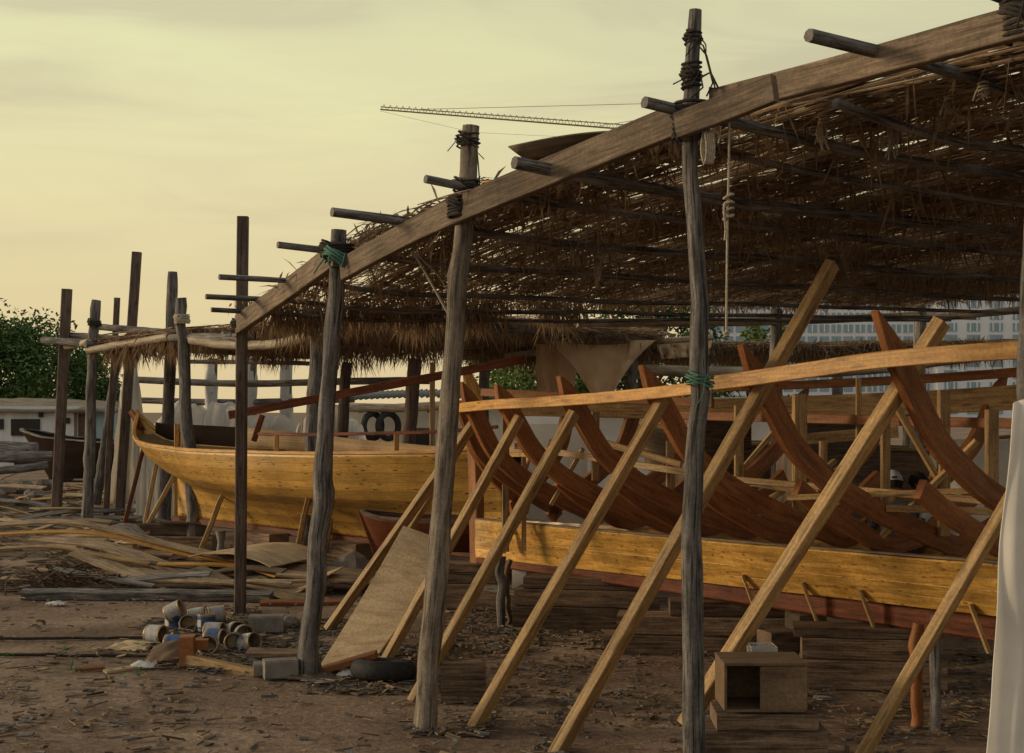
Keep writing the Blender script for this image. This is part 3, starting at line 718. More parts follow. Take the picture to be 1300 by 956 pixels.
def f(m):
    pts = [K1+a1*(stem1(i/16)-.03)+Vector((0,0,.58+(2.45-.58)*i/16)) for i in range(17)]
    pts.append(pts[-1]+Vector((-.05,.05,.12)))
    m.bar(pts, .09, .12, up=(1,0,.01))
part('stem', M['hull'], b1, f)
part('stem_head', M['redkeel'], b1, lambda m: m.bar([P(180,545,28.0), P(167,523,28.3)], .10, .12, up=(0,1,0)))
part('keel', M['redkeel'], b1, lambda m: m.bar([K1+a1*(-.1)+Vector((0,0,.52)), K1+a1*9.5+Vector((0,0,.52))], .14, .12))
def f(m):   # deck boards forward and aft, open well between
    def dk(x0, x1, dz):
        m.sheet(lambda u, v: fn1(lerp(x0,x1,u), 1, -1).lerp(fn1(lerp(x0,x1,u), 1, 1), .03+.94*v)+Vector((0,0,dz)), 16, 8, 3, 3, False)
    dk(.03, .30, -.07); dk(.43, .97, -.12)
part('deck', M['deck'], b1, f)
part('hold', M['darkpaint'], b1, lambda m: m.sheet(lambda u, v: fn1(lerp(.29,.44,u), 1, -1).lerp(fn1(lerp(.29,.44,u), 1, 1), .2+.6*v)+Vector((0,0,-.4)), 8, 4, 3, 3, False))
for x0, x1 in ((.30,.31),(.37,.38),(.43,.44)):
    part('thwart', M['deck'], b1, lambda m: m.bar([fn1(x0,1,-1)+Vector((0,0,-.08)), fn1(x0,1,1)+Vector((0,0,-.08))], .22, .05))
def bulw(x, v):
    p = fn1(x, 1, 1)-n1*.05
    p.z = lerp(p.z-.15, max(p.z+.02, interp([(0,2.42),(.04,2.33),(.21,2.26),(.5,2.07),(.7,2.0),(.98,2.12)], x)), v)
    return p
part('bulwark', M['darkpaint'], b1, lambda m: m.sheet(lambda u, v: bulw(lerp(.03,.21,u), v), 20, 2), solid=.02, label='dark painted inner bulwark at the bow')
part('bulwark', M['deck'], b1, lambda m: m.sheet(lambda u, v: bulw(lerp(.215,.98,u), v), 20, 2), solid=.02)
for q in (.62,.73,.84,.95):
    part('stanchion', M['ribband'], b1, lambda m: m.bar([fn1(q,1,-1)+n1*.12+Vector((0,0,-.1)), fn1(q,1,-1)+n1*.12+Vector((0,0,.28))], .07, .09, up=(0,1,0)))
part('handrail', M['redkeel'], b1, lambda m: m.bar([fn1(.58+.40*i/12,1,-1)+n1*.12+Vector((0,0,.30)) for i in range(13)], .06, .05))
part('bitt', M['ribband'], b1, lambda m: (m.bar([fn1(.14,1,0)+Vector((0,0,-.3)), fn1(.14,1,0)+Vector((0,0,.36))], .1, .1, up=(0,1,0)), m.bar([fn1(.16,1,0)+Vector((0,0,-.3)), fn1(.16,1,0)+Vector((0,0,.28))], .07, .1, up=(0,1,0))))
part('bitt', M['redkeel'], b1, lambda m: m.bar([P(322,560,25), P(333,527,25)], .09, .14, up=(0,1,0)))
for p0, p1 in (((188,538),(262,545)),):
    pass
# props holding boat 1
def prop(label, p0, p1, w, h, mat='brace', up=(0,1,.05), grp='shores propping up the yellow hull'):
    o = MB(); o.bar([Vector(p0).lerp(Vector(p1), i/6)+Vector((.01*nz(i, p0[0]),0,0)) for i in range(7)], w, h, up=up)
    return tag(o.build('shore', M[mat], origin=p0), label, 'timber prop', grp)
prop('reddish shore, farthest out beyond the bow of the yellow hull', G(152,27.4), P(184,562,28.0), .07, .09, 'redkeel')
prop('thin orange shore standing steeply under the raised bow of the yellow hull', G(178,26.6), P(200,582,27.2), .07, .08)
prop('slanted brown shore crossing the steep one under the yellow bow', G(172,26.8), P(228,592,26.6), .08, .09)
prop('short slanted shore against the yellow hull between crooked post and square post', G(252,25.2), P(291,607,24.6), .08, .10)
prop('short pale shore against the yellow hull just beside the gnarled post', G(372,23.0), P(392,630,21.9), .08, .09)
prop('thick shore under the yellow hull bottom hidden by the gnarled post', G(408,22.4), P(420,660,21.9), .08, .09)

# keel blocks
def blockstack(specs, label_fn, grp):
    k = 0
    for (px, Y, z0, sx, sy, sz, rot) in specs:
        o = MB(); o.box(G(px, Y, z0+sz/2), (sx, sy, sz-.006), rot, ch=.06)
        tag(o.build('timber_block', M['block'], origin=G(px, Y, z0)), label_fn(k), 'timber block', grp); k += 1
blockstack([(225,26.5,0,1.5,.5,.25,-.1),(222,26.6,.25,1.2,.45,.22,-.15),(236,26.4,.47,.9,.3,.05,-.1)],
    lambda k: ['dark baulk lying on the sand under the yellow hull stem','second dark baulk from the ground under the yellow hull stem','thin reddish board topping the baulks under the yellow hull stem'][k], 'baulks under the yellow hull')
blockstack([(335,24.2,0,1.5,.4,.26,-.8),(335,24.2,.26,.9,.4,.25,-.8)],
    lambda k: ['long dark baulk on the sand behind the square corner post','dark baulk stacked behind the square corner post'][k], 'baulks under the yellow hull')
blockstack([(435,22.6,0,1.3,.5,.25,-.6),(437,22.6,.25,1.0,.45,.25,-.7)],
    lambda k: ['dark baulk on the sand between the gnarled post and the red skiff','upper dark baulk between the gnarled post and the red skiff'][k], 'baulks under the yellow hull')
o = MB(); o.tube([G(280,24.6), G(280,24.6,.22), G(281,24.6,.3), G(280,24.6,.5)], lambda t: .09-.03*math.sin(t*math.pi), 10, .1)
tag(o.build('chock', M['concrete'], origin=G(280,24.6)), 'waisted pale concrete chock under the yellow hull keel', 'chock')

# boat 2: frames standing, first strakes on
K2 = Vector((-.39, 18.5, 0)); a2 = Vector((.6,-.8,0)); n2 = Vector((.8,.6,0))
b2 = thing('boat_frame', 'half-built boat, red-brown ribs standing with only the lowest yellow strakes fitted', 'boat', K2+a2*5)
zk = lambda u: .66
sh = lambda u: interp([(0,2.70),(2.3,2.64),(3.5,2.67),(4.7,2.70),(6.0,2.75),(7.3,2.83),(8.74,2.94),(10.14,2.99),(12,3.0)], u)
sec2 = [(0,.02),(.1,.04),(.2,.04),(.27,.10),(.33,.22),(.40,.36),(.5,.55),(.62,.72),(.78,.86),(1,1.0)]
BT = [(0,.05),(.7,.75),(1.5,1.35),(2.29,1.78),(3.48,2.2),(4.7,2.34),(6.0,2.466),(7.3,2.57),(8.74,2.70),(10.14,2.70),(12,2.2)]
bulge = lambda u: interp([(0,0),(1,.35),(3,.8),(6,1),(9,1),(12,.7)], u)
SV = lambda u, z: .085+.44*(max(z-.72,0)/.62)*bulge(u)
def Bb(u): return interp(BT, u)
def H2(u, t, side, B=None):
    B = Bb(u) if B is None else B
    return K2+a2*u+n2*(side*B*interp(sec2, t))+Vector((0,0,zk(u)+(sh(u)+.0-zk(u))*t))
def rib(u, tip=.25, w=.07, hgt=.215):
    def f(m):
        def q(i, sd): t = .34+.66*i/10; return H2(u, t, sd)-n2*sd*.34*max(0, 1-(t-.34)/.4)*min(1, Bb(u))+Vector((0,0,.05*max(0, 1-(t-.34)/.3)))
        near = [q(i, -1) for i in range(11)]; far = [q(i, 1) for i in range(11)]
        c = (near[0]+far[0])/2; c.z = near[0].z-.07
        pts = near[::-1]+[c]+far
        d0 = (pts[0]-pts[1]).normalized(); d1 = (pts[-1]-pts[-2]).normalized()
        pts = smooth_path(pts, 44)
        pts = [pts[0]+d0*tip, pts[0]+d0*tip*.45]+pts+[pts[-1]+d1*tip*.45, pts[-1]+d1*tip]
        n = len(pts)
        m.bar(pts, w, hgt, side=a2, ch=.06, taper=lambda t: (.95-.12*math.sin(min(1,max(0,t))*math.pi))*max(.08, min(1, min(t, 1-t)/(tip*1.0/(2.6+2*Bb(u))))))
    part('rib', M['rib'], b2, f)
for u, tip in [(2.29,.30),(3.48,.22),(4.7,.26),(6.0,.28),(7.3,.34),(8.74,.42),(10.14,.35)]: rib(u, tip)
for u in (.8, 1.5): rib(u, .05)
for u in (2.9, 4.1, 5.35, 6.65, 8.0, 9.4):       # shorter floor timbers between the main ribs
    def f(m):
        near = [H2(u, .35+.24*i/8, -1)+n2*.30 for i in range(9)]; far = [H2(u, .35+.24*i/8, 1)-n2*.30 for i in range(9)]
        c = (near[0]+far[0])/2; c.z = near[0].z-.05
        m.bar(smooth_path(near[::-1]+[c]+far, 26), .07, .17, side=a2, ch=.06)
    part('floor_timber', M['rib'], b2, f)
part('keel', M['redkeel'], b2, lambda m: m.bar([K2+a2*(-.02+u)+Vector((0,0,.72)) for u in [i*.6 for i in range(21)]], .16, .27), label='keel painted dark red')
def f(m):
    m.bar([K2+a2*-.1+Vector((0,0,zk(0)-.2)), K2+a2*-.14+Vector((0,0,1.8)), K2+a2*-.2+Vector((0,0,2.55))], .13, .19, up=(-.6,.8,.01))
part('stem_post', M['rib'], b2, f)
def f(m):
    c = K2+a2*-.22+Vector((0,0,2.5))
    m.bar([c+Vector((.03,0,0)), c+Vector((.02,0,.2)), c+Vector((-.02,0,.42)), c+Vector((-.10,0,.66))], .12, .24, up=(1,.2,.02), taper=lambda t: 1-.75*max(0,t-.45)/.55)
part('stem_head', M['hull_new'], b2, f, label='pale carved crescent head of the stem post')
for k in range(4):
    for side in (-1, 1):
        def f(m):
            pts = []
            for i in range(27):
                u = i*.45; wv = .010*nz(i*.4, k*3)
                zc = lerp(.69,.84,min(1,u/8))+(k+.5)*.118; pts.append(K2+a2*u+n2*side*(SV(u, zc)+.012+.007*(k%2))+Vector((0,0,zc+wv)))
            m.bar(pts, .022, .140, up=lambda i: n2*side*.70*bulge(i*.45)+Vector((0,0,1)), ch=.05)
        part('hull_plank', M['hull_new'], b2, f)
part('rail_plank', M['beam'], b2, lambda m: m.bar([K2+a2*(i*.5)-n2*(SV(i*.5,lerp(1.16,1.31,min(1,i/16)))-.02)+Vector((0,0,lerp(1.18,1.335,min(1,i/16)))) for i in range(25)], .09, .02))
for u in (4.9, 5.7, 7.6, 6.4):
    part('cleat', M['brace'], b2, lambda m: m.bar([K2+a2*u-n2*.26+Vector((0,0,.92)), K2+a2*(u+.12)-n2*.16+Vector((0,0,.5))], .03, .07, up=(0,1,0)))
# sheer ribbands
def rb(us, side, w, h, off, mat, dz=0.0):
    m = MB(); pts = smooth_path([H2(u, 1, side)+n2*side*off+Vector((0,0,dz-.02)) for u in us], 30)
    m.bar(pts, w, h); return m.build('ribband', M[mat], b2)
rb([1.6,2.29,3.48,4.7,6.0,7.25], -1, .045, .10, .17, 'ribband')
rb([6.9,7.3,8.0,8.74,9.5,10.6], -1, .045, .115, .215, 'ribband', .02)
rb([.3,1.5,2.29,3.48,4.7,6.0,7.3,8.74,10.14,11], 1, .045, .26, -.17, 'brace', -.02)
rb([2.2,3.48,4.7,6.0,7.3,8.74,10.14,11], 1, .045, .10, -.2, 'rib', .24)
# inner battens and uprights
def bat(p0, p1, w, h, mat='brace', name='batten'): part(name, M[mat], b2, lambda m: m.bar([Vector(p0), Vector(p1)], w, h))
bat(P(612,498,18.2), P(905,512,15.5), .05, .10, 'rib')
bat(P(845,527,15.6), P(1300,538,12.0), .05, .09, 'rib')
bat(P(655,566,16.5), P(1040,626,13.0), .04, .07)
bat(P(900,606,14), P(1300,640,11.5), .04, .06)
bat(P(1000,632,12.2), P(1260,622,11.5), .04, .05)
bat(P(770,563,15.2), P(865,590,14.6), .05, .07)
bat(P(1125,645,12), P(1270,650,11.7), .04, .06)
bat(P(990,560,15), P(1140,548,14.5), .05, .12, 'deck')
for px, y0, y1, Y, wd in [(642,530,700,17.6,.09),(756,523,610,16.3,.09),(665,580,700,17.2,.06),(851,560,625,15.2,.09),(938,515,618,14.4,.09),(1015,500,665,13.5,.13),(1045,560,660,13.3,.07),(1124,520,640,13,.08),(1198,495,680,12.4,.10),(1259,520,650,11.9,.10),(1090,480,560,13.6,.05)]:
    def f(m): m.bar([P(px,y1,Y), P(px,y0,Y)], wd, wd*.8, up=(0,1,0))
    part('upright', M['brace'], b2, f)
for p0, p1 in [((640,700,17.3),(700,560,16.5)), ((905,640,14.5),(985,545,14.5)), ((1120,680,12.6),(1240,560,12.2)), ((700,640,16),(740,570,15.8)), ((950,650,14),(1030,600,13.5)), ((1140,520,12.5),(1215,650,12.4)), ((985,650,13.4),(1060,585,13.6))]:
    part('cross_stay', M['brace'], b2, lambda m: m.bar([P(*p0), P(*p1)], .05, .08, up=(0,1,0)))
# shores of boat 2
SG = 'shores leaning on the half-built boat'
def shore(label, foot, mids, top, w, h, mat='brace'):
    o = MB(); pts = [foot]+mids+[top]
    o.bar(smooth_path(pts, 10), w, h, up=(-.6,-.8,.3), ch=.08)
    return tag(o.build('shore', M[mat], origin=foot), label, 'timber prop', SG)
shore('brown shore whose foot stands clear on the sand beyond the leaning plywood', P(417,799,16.7), [], P(607,530,16.3), .07, .13)
shore('short shore just behind the top of the leaning plywood', P(470,756,17.4), [], P(612,522,17.3), .05, .09)
shore('shore running up from beneath the leaning plywood past the domed post', P(482,853,14.0), [], P(660,529,14.25), .07, .11)
shore('shore rising from the foot of the domed post to the third rib', G(524,12.6), [], P(729,524,13.15), .075, .11)
shore('shore between the domed post and the bluish post, footing past the small block', G(601,11.55), [], P(843,506,12.1), .08, .12)
shore('longest shore, crossing behind the bluish post to stand highest above the ribband', G(704,10.6), [], P(1057,335,11.25), .085, .13)
shore('pale shore passing behind the open plywood box to the tall pointed rib', P(870,920,10.3), [], P(1196,408,10.0), .09, .14)
shore('last shore, ending against the hanging white cloth', G(1075,9.9), [], P(1300,604,9.6), .075, .11)
# keel block stacks under boat 2
BG = 'baulks stacked under the half-built boat'
def kb(px, Y, rows, rot, desc):
    z = 0
    for i, (sx, sy, sz, dx) in enumerate(rows):
        o = MB(); c = G(px, Y, z+sz/2)+Vector((dx, 0, 0)); o.box(c, (sx, sy, sz-.006), rot+rng.uniform(-.05,.05), ch=.05)
        tag(o.build('timber_block', M['block'], origin=(c.x, c.y, z)), ['bottom','second','third','fourth'][i]+' baulk of the stack '+desc, 'timber block', BG); z += sz
kb(745,16.7,[(1.7,.5,.3,0),(1.55,.45,.2,-.05),(1.35,.4,.14,-.05)], -.15, 'between the domed and bluish posts')
kb(880,15.1,[(1.9,.45,.22,0),(1.8,.45,.2,.1),(1.2,.4,.16,.35)], -.1, 'directly behind the bluish post')
kb(1100,13.3,[(1.3,.45,.28,.05),(1.2,.42,.2,0),(1.25,.4,.1,-.05)], -.12, 'behind the open plywood box')
kb(600,18.6,[(1.5,.5,.34,.1),(.9,.4,.14,-.1),(.9,.35,.12,-.1)], -.2, 'at the stem post')
kb(1010,14.1,[(.7,.3,.42,0),(.3,.3,.16,.1)], .3, 'under the middle of the red keel')
# ------------------------------------------------------------------ small red skiff
K3 = Vector((-1.95, 20.3, 0)); a3 = Vector((.93,-.37,0)).normalized(); n3 = Vector((.37,.93,0)).normalized()
fn3 = hull_fn(K3, a3, n3, 2.6, .5, .62, lambda x: interp([(0,1.12),(.15,1.06),(1,1.02)], x), lambda t: -.22*t, lambda t: .1, [(0,.05),(.3,.45),(.7,.85),(1,1)], 1.0, .6)
b3 = thing('wooden_boat', 'small dark red skiff lying on baulks beside the leaning plywood', 'boat', K3+a3)
build_hull(b3, fn3, 'redkeel', 4, Lk=3, rail='square', railw=.05, thick=.03)
part('stem', M['redkeel'], b3, lambda m: m.bar([K3+Vector((0,0,.55)), K3-a3*.24+Vector((0,0,1.14))], .06, .08, up=(1,0,0)))
for q in (.6, 2.1): part('cradle', M['block'], b3, lambda m: m.box(K3+a3*q+Vector((0,0,.3)), (.3,.9,.6), 0))

# third boat glimpsed behind, dark boat far left
K4 = Vector((2.6, 23.5, 0)); a4 = Vector((1,-.12,0)).normalized(); n4 = Vector((.12,1,0)).normalized()
fn4 = hull_fn(K4, a4, n4, 6.5, .9, .6, lambda x: interp([(0,2.4),(.2,2.05),(.6,1.95),(1,2.3)], x), lambda t: -.6*t, lambda t: .5*t, [(0,.05),(.3,.5),(.7,.9),(1,1)], 1.2, .5)
b4 = thing('wooden_boat', 'weathered pale-railed boat seen through the ribs of the half-built one', 'boat', K4+a4*3)
build_hull(b4, fn4, 'block', 7, Lk=7, rail='deck', railw=.12)
for q in (1.5, 5): part('cradle', M['block'], b4, lambda m: m.box(K4+a4*q+Vector((0,0,.3)), (.3,.9,.6), 0))
K5 = Vector((-16.3, 50, 0)); a5 = Vector((.95,-.3,0)).normalized(); n5 = Vector((.3,.95,0)).normalized()
fn5 = hull_fn(K5, a5, n5, 5.5, 1.0, .15, lambda x: interp([(0,1.9),(.2,1.62),(.6,1.45),(1,1.4)], x), lambda t: -1.15*t, lambda t: .3*t, [(0,.05),(.3,.5),(.7,.9),(1,1)], 1.2, .5)
b5 = thing('wooden_boat', 'far dark boat with a long raked bow beached near the white hut', 'boat', K5+a5*3)
build_hull(b5, fn5, 'darkpaint', 7, Lk=7, rail='post', railw=.14)
part('keel', M['darkpaint'], b5, lambda m: m.bar([K5+Vector((0,0,.08)), K5+a5*5.6+Vector((0,0,.08))], .2, .2))

# ------------------------------------------------------------------ leaning plywood
pl = [P(512,668,15.2), P(575,690,15.0), P(474,840,13.95), P(404,849,14.1)]
def f(m):
    def fn(u, v):
        p = pl[0].lerp(pl[1], u).lerp(pl[3].lerp(pl[2], u), v)
        return p+Vector((0,.04*math.sin(v*math.pi),-.03*math.sin(v*math.pi)))
    m.sheet(fn, 8, 24, .45, 1.9, False)
o = MB(); f(o); tag(o.build('plywood_board', M['ply'], origin=(pl[2]+pl[3])/2, solid=.02), 'long pale plywood board leaning up against the shores', 'board')
o = MB(); o.bar([P(450,806,14.4), P(480,800,14.6), P(540,690,15.2)], .05, .03)

# ------------------------------------------------------------------ plank pile
PG = 'long planks lying in the pile before the yellow hull'
def lay(label, pts, w, t, mat='oldplank', grp=PG, name='plank', tw=None, up=(0,-.25,1)):
    pts = smooth_path(pts, 22)
    for p in pts: p.z = max(p.z, t*.6+ground_z(p.x, p.y)+.01)
    o = MB(); o.bar(pts, w, t, up=up, ch=.1, twist=tw)
    return tag(o.build(name, M[mat], origin=(pts[0].x, pts[0].y, 0)), label, 'plank', grp)
hero = [
 ('bright plank topping the pile, bowed down towards the square corner post', [(-60,672,22),(90,663,21.8),(230,695,21.3),(330,715,21),(452,735,20.5)], .17, .03, 'oldplank'),
 ('thin pale plank just below the topmost bowed one', [(-50,680,21.9),(110,676,21.6),(240,704,21.2),(350,722,21)], .13, .025, 'ribband'),
 ('wide greyish plank sagging across the middle of the pile', [(40,683,21.6),(130,692,21.3),(220,722,20.8),(300,742,20.2)], .28, .03, 'oldplank'),
 ('wide plank slanting down to the sand in front of the pile', [(95,700,21),(150,722,20.6),(215,745,20)], .26, .03, 'oldplank'),
 ('straight narrow plank along the front of the pile', [(165,712,20.9),(260,722,20.8),(380,728,20.6)], .12, .03, 'beam'),
 ('yellow batten poking through the pile under the square post', [(200,716,20.7),(300,718,20.5),(352,731,20.1)], .1, .03, 'ribband'),
 ('dark long plank flat on the sand before the pile', [(-40,747,20.3),(120,748,20.2),(300,757,19.8)], .22, .05, 'block'),
 ('grey squared timber lying on the sand before the pile', [(28,768,19.3),(140,764,19.3),(262,770,19.2),(345,774,19)], .16, .12, 'post'),
 ('long flat grey board crossing under the square corner post', [(135,753,19.9),(260,758,19.6),(345,764,19.2)], .3, .04, 'post'),
 ('short board with sawn slots propped on the pile beside the square post', [(248,722,20.3),(280,737,19.9),(325,757,19.4)], .27, .04, 'oldplank'),
 ('curled thin sheet edge sticking up beyond the square post', [(318,735,20),(360,752,19.4),(408,766,18.9)], .34, .02, 'oldplank'),
 ('rusty brown board lying flat beyond the square post', [(330,776,18.7),(420,775,18.8),(440,775,18.8)], .12, .05, 'rib'),
 ('weathered plank ending beside the gnarled post', [(310,712,21),(380,722,20.6),(470,730,20.2)], .35, .03, 'oldplank'),
 ('plank lying between the gnarled post and the foot of the brown shore', [(405,722,20.8),(440,735,20.3),(470,742,20)], .25, .03, 'oldplank'),
 ('narrow bent plank curling round the heap of brushwood', [(-50,700,21.3),(60,694,21.2),(130,705,20.9),(190,716,20.6)], .1, .03, 'brace'),
 ('brown plank lowest in the pile by the brushwood', [(60,740,20.5),(180,744,20.3),(300,748,20)], .14, .05, 'rib'),
]
for lab, pts, wd, t, mt in hero: lay(lab, [P(*q) for q in pts], wd, t, mt)
# the sheet of buckled ply over the pile
def sheet_thing(name, label, mat, c, u, v, bow, cat='board', nu=14, nv=6):
    o = MB(); o.sheet(lambda s, t: Vector(c)+Vector(u)*(s-.5)+Vector(v)*(t-.5)+Vector((0,0,bow*math.sin(s*math.pi)+.02*nz(s*4,t*3))), nu, nv, Vector(u).length, Vector(v).length, False)
    return tag(o.build(name, M[mat], origin=c, solid=.015), label, cat)
sheet_thing('plywood_sheet', 'buckled brown plywood sheet arching over the pile behind the square post', 'ply', P(330,706,21), (1.3,-.6,-.08), (.7,1.1,.05), .12)
sheet_thing('plywood_sheet', 'dark shadowed plywood sheet curled up beside the gnarled post', 'oldplank', P(365,735,20), (1.1,-.7,.1), (.5,.7,.25), -.12)
sheet_thing('plywood_sheet', 'torn pale plywood corner flat between gnarled post and brown shore', 'ply', P(430,734,20.3), (1.0,-.3,.0), (.4,.6,.08), .04)
# filler planks under the pile, nothing tells them apart
for i in range(34):
    px = rng.uniform(0, 440); Y = rng.uniform(19.6, 21.8); z = rng.uniform(.02, .28)
    c = G(px, Y, z); an = rng.gauss(-.2, .22); Ln = rng.uniform(.8, 2.2)
    dd = Vector((math.cos(an), math.sin(an), rng.gauss(0,.05)))
    lay('weathered plank lying tangled in the lower part of the long pile', [c-dd*Ln/2, c+Vector((0,0,rng.uniform(-.02,.08))), c+dd*Ln/2], rng.uniform(.08,.24), .03, rng.choice(['oldplank','oldplank','beam','post']), 'tangled planks low in the pile')
# far scrap heap: planks (individual) by the dark boat
for i in range(46):
    px = rng.uniform(-20, 215); Y = rng.uniform(28, 46)
    z = rng.uniform(.02,.45)
    c = G(px, Y, z); an = rng.gauss(.1, .55); Ln = rng.uniform(1, 3.2)
    dd = Vector((math.cos(an), math.sin(an), rng.gauss(0,.12)))
    lay('splintered board on the far scrap heap below the dark beached boat', [c-dd*Ln/2, c+Vector((0,0,rng.uniform(-.05,.15))), c+dd*Ln/2], rng.uniform(.08,.26), .03, rng.choice(['oldplank','rib','brace','beam','post']), 'boards on the far scrap heap')
for i in range(26):
    px = rng.uniform(70, 215); Y = rng.uniform(24, 29)
    z = rng.uniform(.02,.4)
    c = G(px, Y, z); an = rng.gauss(-.2, .5); Ln = rng.uniform(.6, 2.0)
    dd = Vector((math.cos(an), math.sin(an), rng.gauss(0,.14)))
    lay('pale board end in the heap between the farthest posts and the plank pile', [c-dd*Ln/2, c+Vector((0,0,rng.uniform(-.02,.12))), c+dd*Ln/2], rng.uniform(.08,.26), .035, rng.choice(['oldplank','oldplank','ply','post','bamboo']), 'boards in the nearer scrap heap')
# logs and rubble left
for i, (px, py, Y, Ln, an, r) in enumerate([(12,580,42,2.4,.25,.17),(15,596,40,2.0,.4,.12),(5,572,44,1.8,-.1,.2),(0,568,46,2.4,.0,.2)]):
    c = P(px, py, Y); c.z = max(c.z, r); dd = Vector((math.cos(an), math.sin(an), .12*math.sin(i*2)))
    o = MB(); o.tube(wobble([c-dd*Ln/2, c, c+dd*Ln/2], 10, .06, i*3.), r, 10, .15)
    tag(o.build('log', M['post'], origin=(c.x,c.y,0)), ['thick grey log slanting in the rubble by the dark boat','thinner grey log lowest in the rubble','short grey log closest to the dark boat bow','thick pale log at the back of the rubble'][i], 'log')
def rock(m, c, r, sd):
    rings = []; n = 9
    for i in range(6):
        th = math.pi*i/5; ring=[]
        for j in range(n):
            ph = j/n*math.tau; v = Vector((math.sin(th)*math.cos(ph), math.sin(th)*math.sin(ph), math.cos(th)*.7))
            q = r*(1+.35*nz(v.x*1.5+sd, v.y*1.5, v.z*1.5)); ring.append(Vector(c)+v*q)
        rings.append(ring)
    m.loft(rings, [i*.2 for i in range(6)], [j*.2 for j in range(n+1)], True, False, False)
for i in range(26):
    px = rng.uniform(-30, 55); Y = rng.uniform(36, 42); r = rng.uniform(.12, .34)
    c = G(px, Y, r*.4+rng.uniform(0,.35))
    o = MB(); rock(o, c, r, i*7.3); tag(o.build('rock', M['rock'], origin=(c.x,c.y,0)), 'broken grey rock in the rubble beside the dark beached boat', 'rock', 'rocks in the rubble')
def rock2(px, Y, r, lab, mat='rock'):
    c = G(px, Y, r*.45); o = MB(); rock(o, c, r, px*.37); tag(o.build('rock', M[mat], origin=(c.x,c.y,0)), lab, 'rock')
rock2(450,21.3,.38,'rounded brown boulder under the yellow hull beside the red skiff')
rock2(470,20.6,.25,'smaller brown boulder against the red skiff baulks')
rock2(598-230,16.9,.12,'small grey stone lying before the gnarled post')
# brushwood heap = stuff
o = MB()
for i in range(550):
    px = rng.gauss(95, 55); Y = rng.uniform(19.8, 21); c = G(px, Y, rng.uniform(.0, .3)*math.exp(-((px-95)/70)**2)+.03)
    an = rng.uniform(0, 3.14); dd = Vector((math.cos(an), math.sin(an)*.5, rng.gauss(0,.3))).normalized()
    o.tube([c-dd*rng.uniform(.05,.25), c+dd*rng.uniform(.05,.25)], rng.uniform(.004,.012), 4, caps=False, smooth=False)
bh = o.build('brushwood', M['block'], origin=G(95,20.4)); tag(bh, 'dark tangle of twigs under the curved planks', 'brushwood', kind='stuff')
# scrap chips = stuff
def scraps(name, label, mats_, regions):
    for mi, mt in enumerate(mats_):
        o = MB()
        for (pxa, pxb, Ya, Yb, n, smax) in regions:
            for _ in range(int(n/len(mats_))):
                px, Y = rng.uniform(pxa, pxb), rng.uniform(Ya, Yb)
                if mi == 0 and rng.random() < .2: Y = rng.uniform(Ya, Yb)
                k = nz(px*.02, Y*.9, 3)
                if rng.random() > .55+1.2*k: continue
                c = G(px, Y); c.z = ground_z(c.x, c.y)+rng.uniform(.008, .05)
                an = rng.gauss(0, .9); sx = rng.uniform(.04, smax)*rng.uniform(.3,1)
                dd = Vector((math.cos(an), math.sin(an), rng.gauss(0, .1)))
                o.bar([c-dd*sx/2, c+dd*sx/2], rng.uniform(.01,.05), rng.uniform(.003,.014), up=(rng.gauss(0,.3), rng.gauss(0,.3), 1))
        tag(o.build(name, M[mt]), label+[' of pale wood',' of brown wood',' of grey wood'][mi], 'wood scraps', kind='stuff')
scraps('wood_scraps', 'splinters and chips', ['oldplank','beam','post'],
   [(190,480,14.0,17.3,4500,.45),(-40,1320,10.5,22,3600,.2),(560,900,11.5,17,1500,.15),(-60,240,22,46,5200,.9),(380,560,13,15.5,1500,.35),(-40,260,10.5,15,350,.3),(900,1300,11,15,1500,.3),(560,820,15,19,1200,.3),(365,420,13.4,14.2,500,.25),(515,570,11.2,11.8,500,.2),(850,910,9.1,9.6,300,.2),(285,325,17.2,18.1,400,.3),(575,630,11.2,11.9,300,.2),(680,730,10.3,10.9,300,.2)])
# ------------------------------------------------------------------ tins
def can_mesh(parts, r, h):
    pass
CG = 'empty paint tins heaped near the square post'
def tin(px, Y, z, r, h, axis, lab, mat):
    c = G(px, Y, z); t = thing('paint_tin', lab, 'tin', c-Vector((0,0,z)) , CG)
    ax = Vector(axis).normalized(); n = 16
    X = ax.cross(Vector((.1,.2,1)) if abs(ax.z) < .9 else Vector((1,0,0))).normalized(); Yv = ax.cross(X)
    def ring(k, rr): return [c+ax*k+X*math.cos(j/n*math.tau)*rr+Yv*math.sin(j/n*math.tau)*rr for j in range(n)]
    a = MB(); a.loft([ring(-h/2, r*.9), ring(-h/2, r), ring(-h/2+.01, r*1.0), ring(h/2-.01, r), ring(h/2, r*1.03), ring(h/2, r*.88), ring(h/2-.02, r*.86), ring(-h/2+.01, r*.84)], [0,.01,.02,h,h+.02,h+.03,h+.05,h*2], [j*.05 for j in range(n+1)], True, True, True)
    a.build('body', M['tinlid'], t)
    b = MB(); b.loft([ring(-h*.36, r*1.012), ring(h*.36, r*1.012)], [0,h*.7], [j*.05 for j in range(n+1)], True, True, False)
    lb = b.build('paper_label', M[mat], t)
    e = MB(); k = 4; e.loft([[ring(-h*.2, r*1.02)[j] for j in range(2,8)], [ring(h*.2, r*1.02)[j] for j in range(2,8)]], [0,.1], [j*.05 for j in range(7)], False, True, False)
    e.build('label_patch', M['label_blue' if mat == 'label_white' else 'label_white'], lb)
